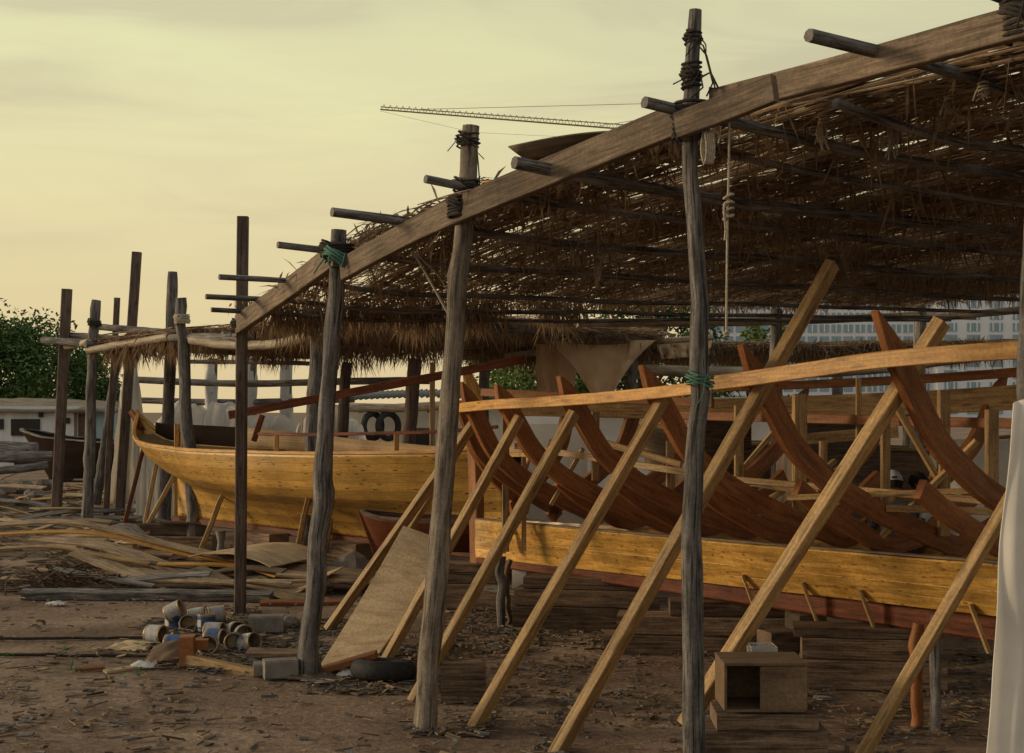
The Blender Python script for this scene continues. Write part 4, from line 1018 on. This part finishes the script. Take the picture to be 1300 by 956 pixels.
tins = [
 (222,16.6,.24,(1,-.1,.5),'white','tilted tin topmost of the heap'), (221,16.7,.1,(0,0,1),'blue','upright blue-and-white tin with rusty base at the heap end'),
 (240,16.6,.1,(.1,-1,.1),'blue','tin lying with its round end out beside the upright one'), (250,17.0,.12,(1,.2,.2),'white','pale tin fallen sideways behind the heap'),
 (262,16.5,.12,(0,.05,1),'blue','upright blue tin in the middle of the heap'), (275,17,.14,(1,.3,.1),'white','tin on its side at the back next to the upright blue one'),
 (272,15.9,.11,(1,-.15,0),'white','blue-lettered tin lying crosswise over another'), (273,15.5,.1,(1,-.25,0),'blue','blue tin lying crosswise lowest in the heap'),
 (300,15.9,.12,(.5,-1,.2),'white','tin showing its rusty open mouth beside the square post foot'), (309,15.8,.1,(.4,-1,.1),'white','open tin with a white rim right of its twin by the post'),
 (298,15.2,.11,(.1,-1,.1),'blue','tin with a pale round lid facing out in front'), (316,15.2,.1,(.8,-.6,.2),'white','crumpled white tin lying at the end of the heap'),
 (198,15.7,.11,(1,-.4,0),'white','lone white tin lying apart on the bare sand'), (222,15.1,.1,(1,-.1,0),'blue','lone bluish tin lying nearest the L-shaped timber'),
 (264,14.9,.09,(.2,-1,.5),'white','small dented tin on its side below the heap')]
for px, Y, z, ax, mt, lab in tins: tin(px, Y, max(z, .1), .105, .2, ax, lab, 'label_'+mt)
t = thing('oil_bottle', 'yellow bottle with a blue cap standing beside the domed post', 'bottle', G(563,14.9))
part('body', M['yellow'], t, lambda m: m.tube([G(563,14.9,0), G(563,14.9,.16), G(563,14.9,.2)], lambda q: .055 if q < .8 else .04, 12))
part('cap', M['bluecap'], t, lambda m: m.tube([G(563,14.9,.2), G(563,14.9,.26)], .03, 10))
# tyres
def tyre(lab, c, axis, R0, r0, grp=None):
    ax = Vector(axis).normalized(); X = ax.cross(Vector((.1,.2,1)) if abs(ax.z) < .9 else Vector((1,0,0))).normalized(); Yv = ax.cross(X)
    m = MB(); n = 28; rings = []
    for i in range(n+1):
        a = i/n*math.tau; rad = X*math.cos(a)+Yv*math.sin(a); cc = Vector(c)+rad*R0
        rings.append([cc+rad*(math.cos(b)*r0)+ax*(math.sin(b)*r0*1.15) for b in [j/10*math.tau for j in range(10)]])
    m.loft(rings, [i*.1 for i in range(n+1)], [j*.05 for j in range(11)], True, True, False)
    return tag(m.build('tyre', M['tyre'], origin=c), lab, 'tyre', grp)
tyre('worn black tyre lying flat on the sand at the foot of the leaning plywood', G(487,13.7,.09), (.05,.1,1), .24, .085)
tyre('hanging tyre farther from the window on the low building wall', P(473,541,41.3), (.95,-.8,0), .36, .09, 'tyres hung on the wall')
tyre('hanging tyre nearer the window on the low building wall', P(493,541,41.3), (.8,-.9,0), .36, .09, 'tyres hung on the wall')
# foreground bits
o = MB(); t = thing('timber_frame_piece', 'L-shaped rusty brown timber joint lying before the tins', 'timber', G(240,14.2))
part('block', M['rib'], t, lambda m: (m.box(G(238,14.3,.16), (.14,.2,.32), .1), m.box(G(252,14.5,.2), (.2,.12,.1), .1)))
part('arm', M['brace'], t, lambda m: m.bar([P(240,838,14.25), P(330,858,13.9)], .12, .12))
sheet_thing('cardboard_piece', 'crumpled pale cardboard lying beside the L-shaped timber', 'box', G(215,14.5,.10), (.42,.1,.06), (.05,.3,.16), .04, 'cardboard')
sheet_thing('cardboard_piece', 'triangular board offcut lying flat left of the tins', 'ply', G(170,15.4,.03), (.45,-.2,0), (.12,.4,.02), .01, 'board')
lay('thin yellow lath on the sand running towards the tins', [G(212,15.9,.05), G(262,15.4,.05)], .06, .025, 'brace', 'loose laths on the sand', 'lath')
lay('short lath lying at the very front below the cardboard', [G(133,13.9,.03), G(180,14.2,.03)], .07, .025, 'ply', 'loose laths on the sand', 'lath')
lay('dark short lath lying at the very front left of the cardboard', [G(95,14.0,.03), G(133,14.1,.04)], .06, .03, 'rib', 'loose laths on the sand', 'lath')
lay('long brown batten under the gnarled post', [G(315,14.6,.1), G(395,14.5,.1)], .14, .06, 'block', 'loose laths on the sand', 'lath')
lay('dark board propped between the gnarled post and the tyre', [G(410,13.9,.05), G(478,13.8,.22)], .1, .06, 'rib', 'loose laths on the sand', 'lath')
lay('rusty thin strip on the sand under the tyre side', [G(340,13.7,.03), G(410,13.5,.03)], .06, .02, 'beam', 'loose laths on the sand', 'lath')
o = MB(); o.box(G(356,13.7,.1), (.32,.2,.18), .3, ch=.1); o.box(G(338,13.85,.07), (.25,.2,.12), .2, ch=.1)
tag(o.build('concrete_block', M['concrete'], origin=G(352,13.75)), 'broken grey concrete block at the foot of the gnarled post', 'concrete block')
o = MB(); o.box(G(338,16.5,.11), (.4,.25,.2), .15, ch=.1); tag(o.build('concrete_block', M['concrete'], origin=G(338,16.5)), 'pale stone lump behind the tins by the square post foot', 'concrete block')
for i, (x0, y0, x1, y1) in enumerate([(-40,15.9,235,16.0),(-40,14.9,330,14.75)]):
    o = MB(); o.tube(wobble([G(x0,y0,.03), G((x0+x1)/2,(y0+y1)/2,.03), G(x1,y1,.03)], 20, .05, i*5.), .018, 6)
    tag(o.build('hose', M['rope'], origin=G(100,y0)), ['thin dark hose on the sand farther from the viewer','thicker dark hose crossing the sand in front of the lone tins'][i], 'hose')
for i, (px, Y, lab) in enumerate([(182,15.4,'scrap of green plastic net touching the lone white tin'),(222,15.5,'scrap of green plastic between the lone tins and the heap'),(258,15.2,'scrap of green plastic below the middle of the heap'),(10,14.8,'green netting scrap at the photo edge on the dark hose'),(90,13.9,'flat green scrap on bare sand'),(75,14.9,'green string caught on the dark hose'),(183,13.75,'green scrap just under the cardboard')]):
    o = MB(); c = G(px, Y, .03)
    for k in range(22):
        a = c+Vector((rng.gauss(0,.06), rng.gauss(0,.04), rng.uniform(0,.03))); dd = Vector((rng.gauss(0,1), rng.gauss(0,.5), rng.gauss(0,.2))).normalized()
        o.blade(a, dd, dd.cross(Vector((0,.4,1))).normalized(), rng.uniform(.03,.12), 0, .02)
    tag(o.build('plastic_scrap', M['green_bit'], origin=c), lab, 'plastic scrap')
for i, (px, Y, lab) in enumerate([(72,18.7,'small white plastic bag on the open sand before the pile'),(182,14.2,'blue-white plastic bag crumpled beside the cardboard'),(445,13.75,'blue-white rag at the foot of the leaning plywood')]):
    o = MB(); c = G(px, Y, .03); o.sheet(lambda u, v: c+Vector(((u-.5)*.25, (v-.5)*.18, .05*abs(nz(u*5,v*5,i))+.03*math.sin(u*3.1)*math.sin(v*3.1))), 10, 8)
    tag(o.build('plastic_bag', M['plastic'], origin=c, solid=.004), lab, 'plastic bag')
# near block, open plywood box, crate
o = MB(); o.box(G(588,12.7,.16), (.40,.3,.32), .05, ch=.02); tag(o.build('timber_block', M['block'], origin=G(588,12.7)), 'short squared block beside the foot of the domed post', 'timber block')
bx = thing('plywood_box', 'open-ended plywood box standing before the pale shore', 'box', G(965,9.7))
xb0, xb1, Yb, zb, db = G(914,9.7).x, G(1018,9.7).x, 9.5, .90, .45; zl = .56
def f(m):
    w_ = .018
    ang = .0
    m.box(((xb0+xb1)/2, Yb+db/2, zb-w_/2), (xb1-xb0, db, w_), ch=.02)
    m.box(((xb0+xb1)/2, Yb+db/2, zl+.02), (xb1-xb0-.04, db-.01, w_), ch=.02)
    m.box(((xb0+xb1)/2, Yb+db-.01, (zb+zl)/2), (xb1-xb0-.04, w_, zb-zl-.04), ch=.02)
    m.box((xb1-.01, Yb+db/2, (zb+zl)/2), (w_, db-.01, zb-zl-.04), ch=.02)
    m.box((xb0+.01, Yb+db/2, (zb+zl)/2), (w_, db-.01, zb-zl-.04), ch=.02)
part('shell', M['box'], bx, f)
part('front_panel', M['box'], bx, lambda m: m.box((lerp(xb0,xb1,.71), Yb+.008, (zb+zl)/2), ((xb1-xb0)*.56, .016, zb-zl-.045), ch=.02))
for k, (z_, dx, lab) in enumerate([(.11,.05,'lowest squared baulk under the open plywood box'),(.33,-.03,'middle squared baulk under the open plywood box')]):
    o = MB(); o.box(((xb0+xb1)/2+dx, Yb+db/2, z_), (xb1-xb0+.35, db*.9, .214), .04*(1-2*k), ch=.06)
    tag(o.build('timber_block', M['block'], origin=((xb0+xb1)/2, Yb+db/2, z_-.11)), lab, 'timber block')
o = MB(); o.box(((xb0+xb1)/2+.02, Yb+db/2, .498), (xb1-xb0+.12, db*.95, .112), -.03, ch=.08)
tag(o.build('timber_block', M['block'], origin=((xb0+xb1)/2, Yb+db/2, .44)), 'thin topmost baulk directly under the open plywood box', 'timber block')
cr = thing('plastic_crate', 'small white slatted crate resting behind the open plywood box', 'crate', P(968,836,10.6))
def f(m):
    x0, x1 = G(953,10.6).x, G(985,10.6).x; zb0 = P(0,836,10.6).z; zt = P(0,821,10.6).z
    for k in range(5):
        z = lerp(zb0, zt, k/4)
        for yy in (10.55, 10.75): m.bar([(x0,yy,z),(x1,yy,z)], .008, .010)
        for xx in (x0, x1): m.bar([(xx,10.55,z),(xx,10.75,z)], .008, .010)
    for k in range(9):
        x = lerp(x0, x1, k/8); m.bar([(x,10.547,zb0),(x,10.547,zt)], .007, .006, up=(0,1,0)); m.bar([(x,10.753,zb0),(x,10.753,zt)], .007, .006, up=(0,1,0))
part('lattice', M['crate_white'], cr, f)
o = MB(); zc = P(0,836,10.6).z; o.box((G(972,10.65).x, 10.68, zc/2), (.5,.3,zc-.01), .1, ch=.04)
tag(o.build('timber_block', M['block'], origin=G(972,10.68)), 'tall dark baulk on end carrying the small white crate', 'timber block')
# twisted post and sticks under the boat
def gn(lab, px, Y, z1, r, mat='post'):
    o = MB(); pts = [G(px+5*nz(i*.45, px), Y, z1*i/10) for i in range(11)]
    o.tube(smooth_path(pts, 24), r, 8, .25, knots=4); tag(o.build('stake', M[mat], origin=G(px,Y)), lab, 'stake', 'crooked stakes under the keel')
gn('twisted grey stake under the yellow strakes near the stem post', 636, 16.9, .85, .05)
gn('thin crooked stake beside the twisted grey one', 645, 17.0, .8, .03, 'beam')
gn('crooked stake near the hanging cloth under the red keel', 1187, 11.4, .95, .045)
gn('reddish stake between the last two shores under the keel', 1163, 11.6, .85, .05, 'rib')
# pipe
o = MB(); o.tube([P(600,745,18), P(680,757,17.6)], .04, 8); tag(o.build('pipe', M['post'], origin=P(640,750,17.8)), 'grey pipe resting on the baulk by the stem post', 'pipe')
o = MB(); o.tube([P(650,735,17.9), P(668,735,17.9)], .12, 14); tag(o.build('bucket', M['plastic'], origin=P(659,735,17.9)), 'grey bucket on its side on the baulks under the strakes', 'bucket')

# ------------------------------------------------------------------ people
def person(label, hips, torso_dir, face, shirtmat, cap=False, arm_r=None, arm_l=None):
    """seated figure: hips point, unit vector from hips to neck, facing vector"""
    hips = Vector(hips); up = Vector(torso_dir).normalized(); fw = Vector(face).normalized(); fw = (fw-up*fw.dot(up)).normalized(); rt = fw.cross(up)
    neck = hips+up*.50; headc = neck+up*.17+fw*.03
    V, E, Rr = [], [], []
    def add(p, r, link=None):
        V.append(Vector(p)); Rr.append(r)
        if link is not None: E.append((link, len(V)-1))
        return len(V)-1
    root = add(hips, (.15,.12)); w1 = add(hips+up*.2, (.135,.10), root); ch = add(hips+up*.36, (.155,.11), w1); nk = add(neck-up*.02, (.075,.07), ch)
    n2_ = add(neck+up*.06, (.055,.055), nk)
    for s, arm in ((1, arm_r), (-1, arm_l)):
        sh_ = add(hips+up*.42+rt*.17*s, (.06,.06), ch)
        el = arm[0] if arm else hips+up*.2+rt*.26*s+fw*.12
        wr = arm[1] if arm else hips+up*.12+rt*.12*s+fw*.34
        e_ = add(el, (.042,.042), sh_); m_ = add((Vector(el)+Vector(wr))/2, (.038,.038), e_); w_ = add(wr, (.025,.03), m_)
        hd = (Vector(wr)-Vector(el)).normalized(); sd = hd.cross(Vector((0,0,1))).normalized()
        p_ = add(Vector(wr)+hd*.06, (.032,.018), w_)
        for k, ln in enumerate((.065,.075,.07,.055)):
            b_ = add(Vector(wr)+hd*.095+sd*(k-1.5)*.022, (.009,.009), p_); c_ = add(V[b_]+hd*ln*.5+Vector((0,0,-.01)), (.0085,.0085), b_); add(V[c_]+hd*ln*.4+Vector((0,0,-.025)), (.007,.007), c_)
        t_ = add(Vector(wr)+hd*.04+sd*.04*s, (.011,.011), w_); add(V[t_]+hd*.045+sd*.02*s, (.009,.009), t_)
        hp = add(hips+rt*.1*s+fw*.05, (.095,.09), root); kn = add(hips+rt*.17*s+fw*.42+Vector((0,0,.12)), (.065,.065), hp)
        an = add(hips+rt*.16*s+fw*.36+Vector((0,0,-.25)), (.042,.042), kn); add(V[an]+fw*.16+Vector((0,0,-.03)), (.035,.03), an)
    me = bpy.data.meshes.new('person'); me.from_pydata([v-hips for v in V], E, []); o = bpy.data.objects.new('person', me); COL.objects.link(o); o.location = hips; BASE[o.name] = hips.copy()
    me.materials.append(M['skin'])
    bpy.context.view_layer.objects.active = o
    sk = o.modifiers.new('s', 'SKIN'); sk.use_smooth_shade = True
    for i, v in enumerate(me.skin_vertices[0].data): v.radius = Rr[i]; v.use_root = (i == 0)
    ss = o.modifiers.new('ss', 'SUBSURF'); ss.levels = 1; ss.render_levels = 1
    dg = bpy.context.evaluated_depsgraph_get(); ev = o.evaluated_get(dg); bm_ = bpy.data.meshes.new_from_object(ev)
    # head as part of the same mesh
    hm = MB(); n = 20
    def hp_(th, ph):
        x, y, z = math.sin(th)*math.cos(ph), math.sin(th)*math.sin(ph), math.cos(th)
        r = Vector((x*.075, y*.095, z*.118))
        if y > 0:     # face side
            r.y += .018*math.exp(-((x*.9/.22)**2))*math.exp(-((z+.15)/.22)**2)      # nose
            r.y -= .010*math.exp(-(((abs(x)-.38)/.16)**2))*math.exp(-((z-.05)/.14)**2)   # eye sockets
            r.y += .006*math.exp(-((x/.35)**2))*math.exp(-((z+.5)/.10)**2)         # lips
            r.x *= 1-.25*max(0,-z-.2)
        r.x += math.copysign(.016, x)*math.exp(-((y+.05)/.16)**2)*math.exp(-((z+.02)/.2)**2)*(abs(x) > .6)   # ears
        return headc+rt*r.x+fw*r.y+up*r.z
    hm.sheet(lambda u, v: hp_(.02+u*(math.pi-.04), v*math.tau), 22, 28)
    base_v = [tuple(v.co) for v in bm_.vertices]; base_f = [tuple(p.vertices) for p in bm_.polygons]; k0 = len(base_v)
    allv = base_v+[(Vector(v)-hips)[:] for v in hm.v]; allf = base_f+[tuple(i+k0 for i in f_) for f_ in hm.f]
    nm = bpy.data.meshes.new('person'); nm.from_pydata(allv, [], allf); nm.materials.append(M['skin'])
    nm.polygons.foreach_set('use_smooth', [True]*len(allf)); nm.update()
    o.modifiers.clear(); o.data = nm; tag(o, label, 'person')
    # clothing: shells offset from the body
    def shell(name, keep, off, mat):
        vs, fs, mp_ = [], [], {}
        nn = [v.normal.copy() for v in bm_.vertices]
        for p in bm_.polygons:
            c = sum((bm_.vertices[i].co for i in p.vertices), Vector())/len(p.vertices)
            if not keep(c): continue
            ids = []
            for i in p.vertices:
                if i not in mp_: mp_[i] = len(vs); vs.append(bm_.vertices[i].co+nn[i]*(off*(1+.6*nz(*(bm_.vertices[i].co*14)))))
                ids.append(mp_[i])
            fs.append(ids)
        m2 = bpy.data.meshes.new(name); m2.from_pydata(vs, [], fs); m2.materials.append(mat); m2.polygons.foreach_set('use_smooth', [True]*len(fs))
        oo = bpy.data.objects.new(name, m2); COL.objects.link(oo); oo.parent = o
    def zz(c): return c.dot(up)
    elb = [((arm_r or (None,))[0]), ((arm_l or (None,))[0])]
    def k_shirt(c):
        h = zz(c); lat = abs(c.dot(rt)); f_ = c.dot(fw)
        return -.06 < h < .47 and (lat < .245) and f_ < .16
    shell('shirt', k_shirt, .014, shirtmat)
    shell('trousers', lambda c: zz(c) < -.02 or (c.dot(fw) > .16 and zz(c) < .2 and abs(c.dot(rt)) < .25 and c.dot(fw) < .5 and zz(c) < .12), .012, M['trouser'])
    hh = MB()
    def hr(u, v):
        th, ph = .02+u*1.75, v*math.tau
        front = max(0, math.sin(ph))
        th = .02+u*(2.0-1.05*front)
        x, y, z = math.sin(th)*math.cos(ph), math.sin(th)*math.sin(ph), math.cos(th)
        rr = 1.10+.04*nz(x*9, y*9, z*9)
        return headc+rt*(x*.075*rr)+fw*(y*.095*rr)+up*(z*.118*rr)
    hh.sheet(hr, 12, 30); hh.build('hair', M['hair'], o)
    if cap:
        cc = MB()
        cc.sheet(lambda u, v: headc+rt*(math.sin(.02+u*1.5)*math.cos(v*math.tau)*.092)+fw*(math.sin(.02+u*1.5)*math.sin(v*math.tau)*.112)+up*(.01+math.cos(.02+u*1.5)*.135), 10, 30)
        cp = cc.build('cap', M['cap'], o)
        pk = MB(); pk.sheet(lambda u, v: headc+rt*((v-.5)*.15)+fw*(.10+u*.07*math.sin(v*math.pi)**.5)+up*(.02-.02*u), 6, 10); pk.build('peak', M['cap'], cp)
        em = MB(); em.sheet(lambda u, v: headc+rt*((u-.5)*.05)-fw*(.113+.0)+up*(.03+v*.022), 3, 2); em.build('emblem', M['trouser'], cp)
    return o
pA = P(1141,700,13.5)
person('man in a grey cap and dark checked shirt sitting inside the half-built boat, back turned', pA, (.02,.32,.94), (.15,1,0), M['check'], cap=True)
pB = P(1210,694,13.6)
person('bareheaded dark-haired man in a white shirt stooping inside the half-built boat', pB, (-.38,.22,.9), (-.75,.65,0), M['shirt'])
# clutter behind ribs: drums and covered engine
for i, (px, py, Y, w_, h_, mt, lab) in enumerate([(905,560,21,.9,.7,'block','brown wooden chest seen through the ribs past the bluish post'),(1050,560,20,1.2,.9,'square','weathered wooden locker seen through the middle ribs'),(700,560,23,1.0,.9,'cloth','pale wrapped bale seen between the first ribs'),(1235,600,17,.7,.6,'plastic','pale wrapped bundle seen through the last ribs')]):
    o = MB(); c = P(px, py, Y); c.z = c.z/2+.2
    o.box(c, (w_, .8, c.z*2), .2, ch=.15); tag(o.build('chest', M[mt], origin=(c.x,c.y,0)), lab, 'chest')

# ------------------------------------------------------------------ far buildings
def wall_box(name, mat, parent, px0, px1, Y, ztop, depth, z0=0.0):
    return part(name, M[mat], parent, lambda m: m.box(((G(px0,Y).x+G(px1,Y).x)/2, Y+depth/2, (ztop+z0)/2), (G(px1,Y).x-G(px0,Y).x, depth, ztop-z0), ch=.0))
hut = thing('hut', 'low white weatherboard hut with a felt roof below the tree', 'hut', G(50,62))
wall_box('wall', 'wall', hut, -60, 98, 62, 2.75, 5)
wall_box('wall', 'wall', hut, 98.5, 117, 62.3, 2.6, 5)
wall_box('wall', 'blue_wall', hut, 119, 142, 62.3, 2.7, 5)['label'] = 'pale blue painted end of the hut'
part('roof', M['roofing'], hut, lambda m: m.sheet(lambda u, v: P(lerp(-70,150,u), lerp(522,508-4*math.sin(u*2.5)+6*u,v)+1.5*nz(u*12,v*3), 61.6+v*5), 40, 6), solid=.12)
for a_, b_, c_, e_ in [(15,51,532,553),(-8,5,532,545)]:
    part('window', M['darkwin'], hut, lambda m: m.box(((G(a_,62).x+G(b_,62).x)/2, 61.95, (P(0,c_,62).z+P(0,e_,62).z)/2), (G(b_,62).x-G(a_,62).x, .12, P(0,c_,62).z-P(0,e_,62).z), ch=.02))
part('door', M['darkwin'], hut, lambda m: m.box((G(34,62).x, 61.93, .55), (G(50,62).x-G(20,62).x, .1, 1.1), ch=.02))
dr = part('door', M['square'], hut, lambda m: m.box((G(106,62).x, 62.2, 1.2), (G(118,62).x-G(97,62).x, .1, 2.4), ch=.02), label='tall dark boarded door')
part('door_frame', M['beam'], hut, lambda m: m.bar([G(96,62.0), G(96,62.0,2.6)], .12, .12, up=(0,1,0)))
for px, py in [(86,534),(52,526)]:
    part('lamp', M['darkwin'], hut, lambda m: m.box(P(px,py,61.9), (.18,.12,.25), ch=.1))
low = thing('low_building', 'long low building with a corrugated roof and a dark window behind the boats', 'building', G(650,42))
wall_box('wall', 'cloth', low, 425, 1010, 42, 2.75, 6)
def f(m):
    x0, x1 = G(420,42).x, G(640,42).x; n = 220
    def fn(u, v): 
        x = lerp(x0, x1, u); return Vector((x, 41.4+v*6.5, 2.86+.12*math.sin(u*2.8)+v*.28+.035*math.sin(u*n*.9)))
    m.sheet(fn, n*2, 2)
part('roof', M['corrug'], low, f, solid=.02)
part('roof', M['roofing'], low, lambda m: m.sheet(lambda u, v: Vector((lerp(G(640,42).x,G(1020,42).x,u), 41.4+v*6.5, 2.78+v*.2+.05*nz(u*9,v))), 30, 3), solid=.08)
part('window', M['darkwin'], low, lambda m: m.box(P(536,562,41.95), (.75,.1,.7), ch=.02))
part('window_frame', M['beam'], low, lambda m: (m.bar([P(525,545,41.93), P(548,545,41.93)], .08, .08), m.bar([P(525,545,41.93), P(525,582,41.93)], .06, .06, up=(0,1,0))))
part('eave_pole', M['bamboo'], low, lambda m: m.tube([P(440,517,41.2), P(500,518,41.2), P(560,515,41.2), P(620,513,41.2)], .13, 8, .1))
for px in (436,458,470,485,500,520,545):
    part('rafter', M['beam'], low, lambda m: m.bar([P(px,515,41.3), P(px,524,41.3)], .12, .1, up=(0,1,0)))
for k, (px, h_) in enumerate([(640,500),(830,520),(760,525)]):
    pass
# tower block
tw = thing('tower_block', 'pale multi-storey block with rows of blue windows far beyond the sheds', 'tower block', G(1080,400))
def fbx(m, px0, px1, Y, z0, z1, dep): m.box(((G(px0,Y).x+G(px1,Y).x)/2, Y+dep/2, (z0+z1)/2), (G(px1,Y).x-G(px0,Y).x, dep, z1-z0), ch=0)
part('wall', M['tower'], tw, lambda m: fbx(m, 896, 1190, 400, 0, 46, 25))
part('wall', M['tower'], tw, lambda m: fbx(m, 1190.5, 1420, 392, 0, 50, 30))
wins = []
for r_ in range(13):
    y = 352+r_*15.0
    for c_ in range(19): wins.append((904+c_*15.2, y, 11.5, 10, 399.9))
    for c_ in range(4):
        for k in range(2): wins.append((1199+c_*29+k*8.6, y-2, 7.6, 10.5, 391.9))
inview = [q for q in wins if (q[1] < 425 and q[0] > 1185) or (385 < q[1] < 425 and q[0] > 980) or (470 < q[1] < 500 and q[0] > 1100)]
inview = inview[:100]; rest = [q for q in wins if q not in inview]
def wf(m, q):
    x, y, w_, h_, Y = q; a_ = P(x, y, Y); b_ = P(x+w_, y+h_, Y)
    m.box(((a_.x+b_.x)/2, Y, (a_.z+b_.z)/2), (b_.x-a_.x, .3, a_.z-b_.z), ch=.0)
    return (a_, b_)
for q in inview:
    wq = part('window', M['glass'], tw, lambda m: wf(m, q))
    part('mullion', M['tower'], wq, lambda m: m.bar([P(q[0]+q[2]/2, q[1]+q[3], q[4]-.25), P(q[0]+q[2]/2, q[1], q[4]-.25)], .35, .2, up=(0,1,0), ch=0))
rw = part('window', M['glass'], tw, lambda m: [wf(m, q) for q in rest]); rw['kind'] = 'stuff'
# crane
cr2 = thing('tower_crane', 'distant tower crane with a long lattice jib above the beam', 'crane', G(965,450))
YC = 450
tipL, root_ = P(483,139,YC), P(965,178,YC)
def lattice(m, a_, b_, w_, h_, n, r):
    a_, b_ = Vector(a_), Vector(b_); T = (b_-a_).normalized(); S_ = Vector((0,1,0)); U = S_.cross(T).normalized()
    if U.z < 0: U = -U
    c1, c2, c3 = S_*w_/2, -S_*w_/2, U*h_
    for c_ in (c1, c2, c3): m.tube([a_+c_*.5, b_+c_], r, 4, caps=False, smooth=False)
    for i in range(n):
        p = a_.lerp(b_, i/n); q = a_.lerp(b_, (i+.5)/n); s = a_.lerp(b_, (i+1)/n)
        m.tube([p+c1, q+c3], r*.6, 3, caps=False, smooth=False); m.tube([q+c3, s+c1], r*.6, 3, caps=False, smooth=False)
        m.tube([p+c1, p+c2], r*.6, 3, caps=False, smooth=False)
part('jib', M['metal'], cr2, lambda m: lattice(m, tipL, root_, 1.3, 1.7, 60, .17))
part('mast', M['metal'], cr2, lambda m: [m.tube([G(965,YC)+Vector((sx,sy,0)), Vector((root_.x+sx, root_.y+sy, root_.z+8))], .2, 4) for sx in (-1,1) for sy in (-1,1)])
apex = P(965,128,YC)
part('counter_jib', M['metal'], cr2, lambda m: lattice(m, root_, P(1040,184,YC), 1.3, 1.5, 12, .15))
part('stay_cable', M['metal'], cr2, lambda m: [m.tube([apex, P(a_, b_, YC)], .10, 3) for a_, b_ in ((530,139),(760,160),(1040,183))])
part('hoist_cable', M['metal'], cr2, lambda m: m.tube([P(483,141,YC), P(600,168,YC), P(800,178,YC)], .05, 3))

# ------------------------------------------------------------------ trees
def tree(label, c, R0, H, nleaf, mat, zlow=1.0, clumps=26, lsize=.3):
    c = Vector(c); t = thing('tree', label, 'tree', c, None)
    cl = []
    for i in range(clumps):
        a_ = rng.uniform(0, math.tau); rr = R0*rng.uniform(.1, .95)**.7; hz_ = rng.uniform(0, 1)
        zc_ = lerp(zlow, H, hz_); lim = math.sqrt(max(.05, 1-(2*hz_-.9)**2*.75)); 
        cl.append((c+Vector((math.cos(a_)*rr*lim, math.sin(a_)*rr*lim, zc_)), rng.uniform(.16,.34)*R0))
    def tr(m):
        m.tube([c, c+Vector((.1,0,H*.3)), c+Vector((-.1,.1,H*.6))], lambda q: .35*(1-.6*q)*R0/5, 8, .1)
        for p, r in cl[:14]: m.tube(smooth_path([c+Vector((0,0,H*.25)), (c+Vector((0,0,H*.4))).lerp(p, .5), p], 6), lambda q: .09*(1-.8*q)*R0/5, 5)
    part('trunk', M['bark'], t, tr)
    m = MB()
    for _ in range(nleaf):
        p, r = rng.choice(cl); v = Vector((rng.gauss(0,1), rng.gauss(0,1), rng.gauss(0,.8))).normalized()*r*rng.random()**.4
        q = p+v; dd = (v.normalized()*.6+Vector((rng.gauss(0,1), rng.gauss(0,1), rng.gauss(.2,.7)))).normalized()
        m.blade(q, dd, dd.cross(Vector((rng.gauss(0,1), rng.gauss(0,1), 1))).normalized(), lsize*rng.uniform(.6,1.4), .3, lsize*.55)
    part('crown', M[mat], t, m_copy(m))
def m_copy(src):
    def f(m): m.v, m.f, m.uv, m.sm = src.v, src.f, src.uv, src.sm
    return f
tree('broad dark green tree standing behind the white hut', G(-20,76), 6.2, 6.9, 34000, 'foliage', .8, 70, .23)
tree('lower end of the dark green canopy beside the farthest post', G(78,80), 4.3, 5.6, 18000, 'foliage', .8, 40, .22)
tree('yellowish green tree between the stem post and the tan canvas', G(665,62), 3.2, 5.6, 12000, 'foliage2', .6, 26, .2)
tree('green tree showing above the low thatched roof beside the bluish post', G(815,60), 4.0, 7.4, 16000, 'foliage', 1, 34, .22)
tree('light green shrubby tree before the tower block near the hanging rope', G(955,58), 2.2, 6.3, 6000, 'foliage2', 1, 20, .2)
tree('green tree behind the tan swag', G(745,66), 3.0, 6.0, 4500, 'foliage', 1, 22, .3)
for o in list(bpy.data.objects):
    if o.type == 'MESH' and o.users_collection == (): bpy.data.objects.remove(o)
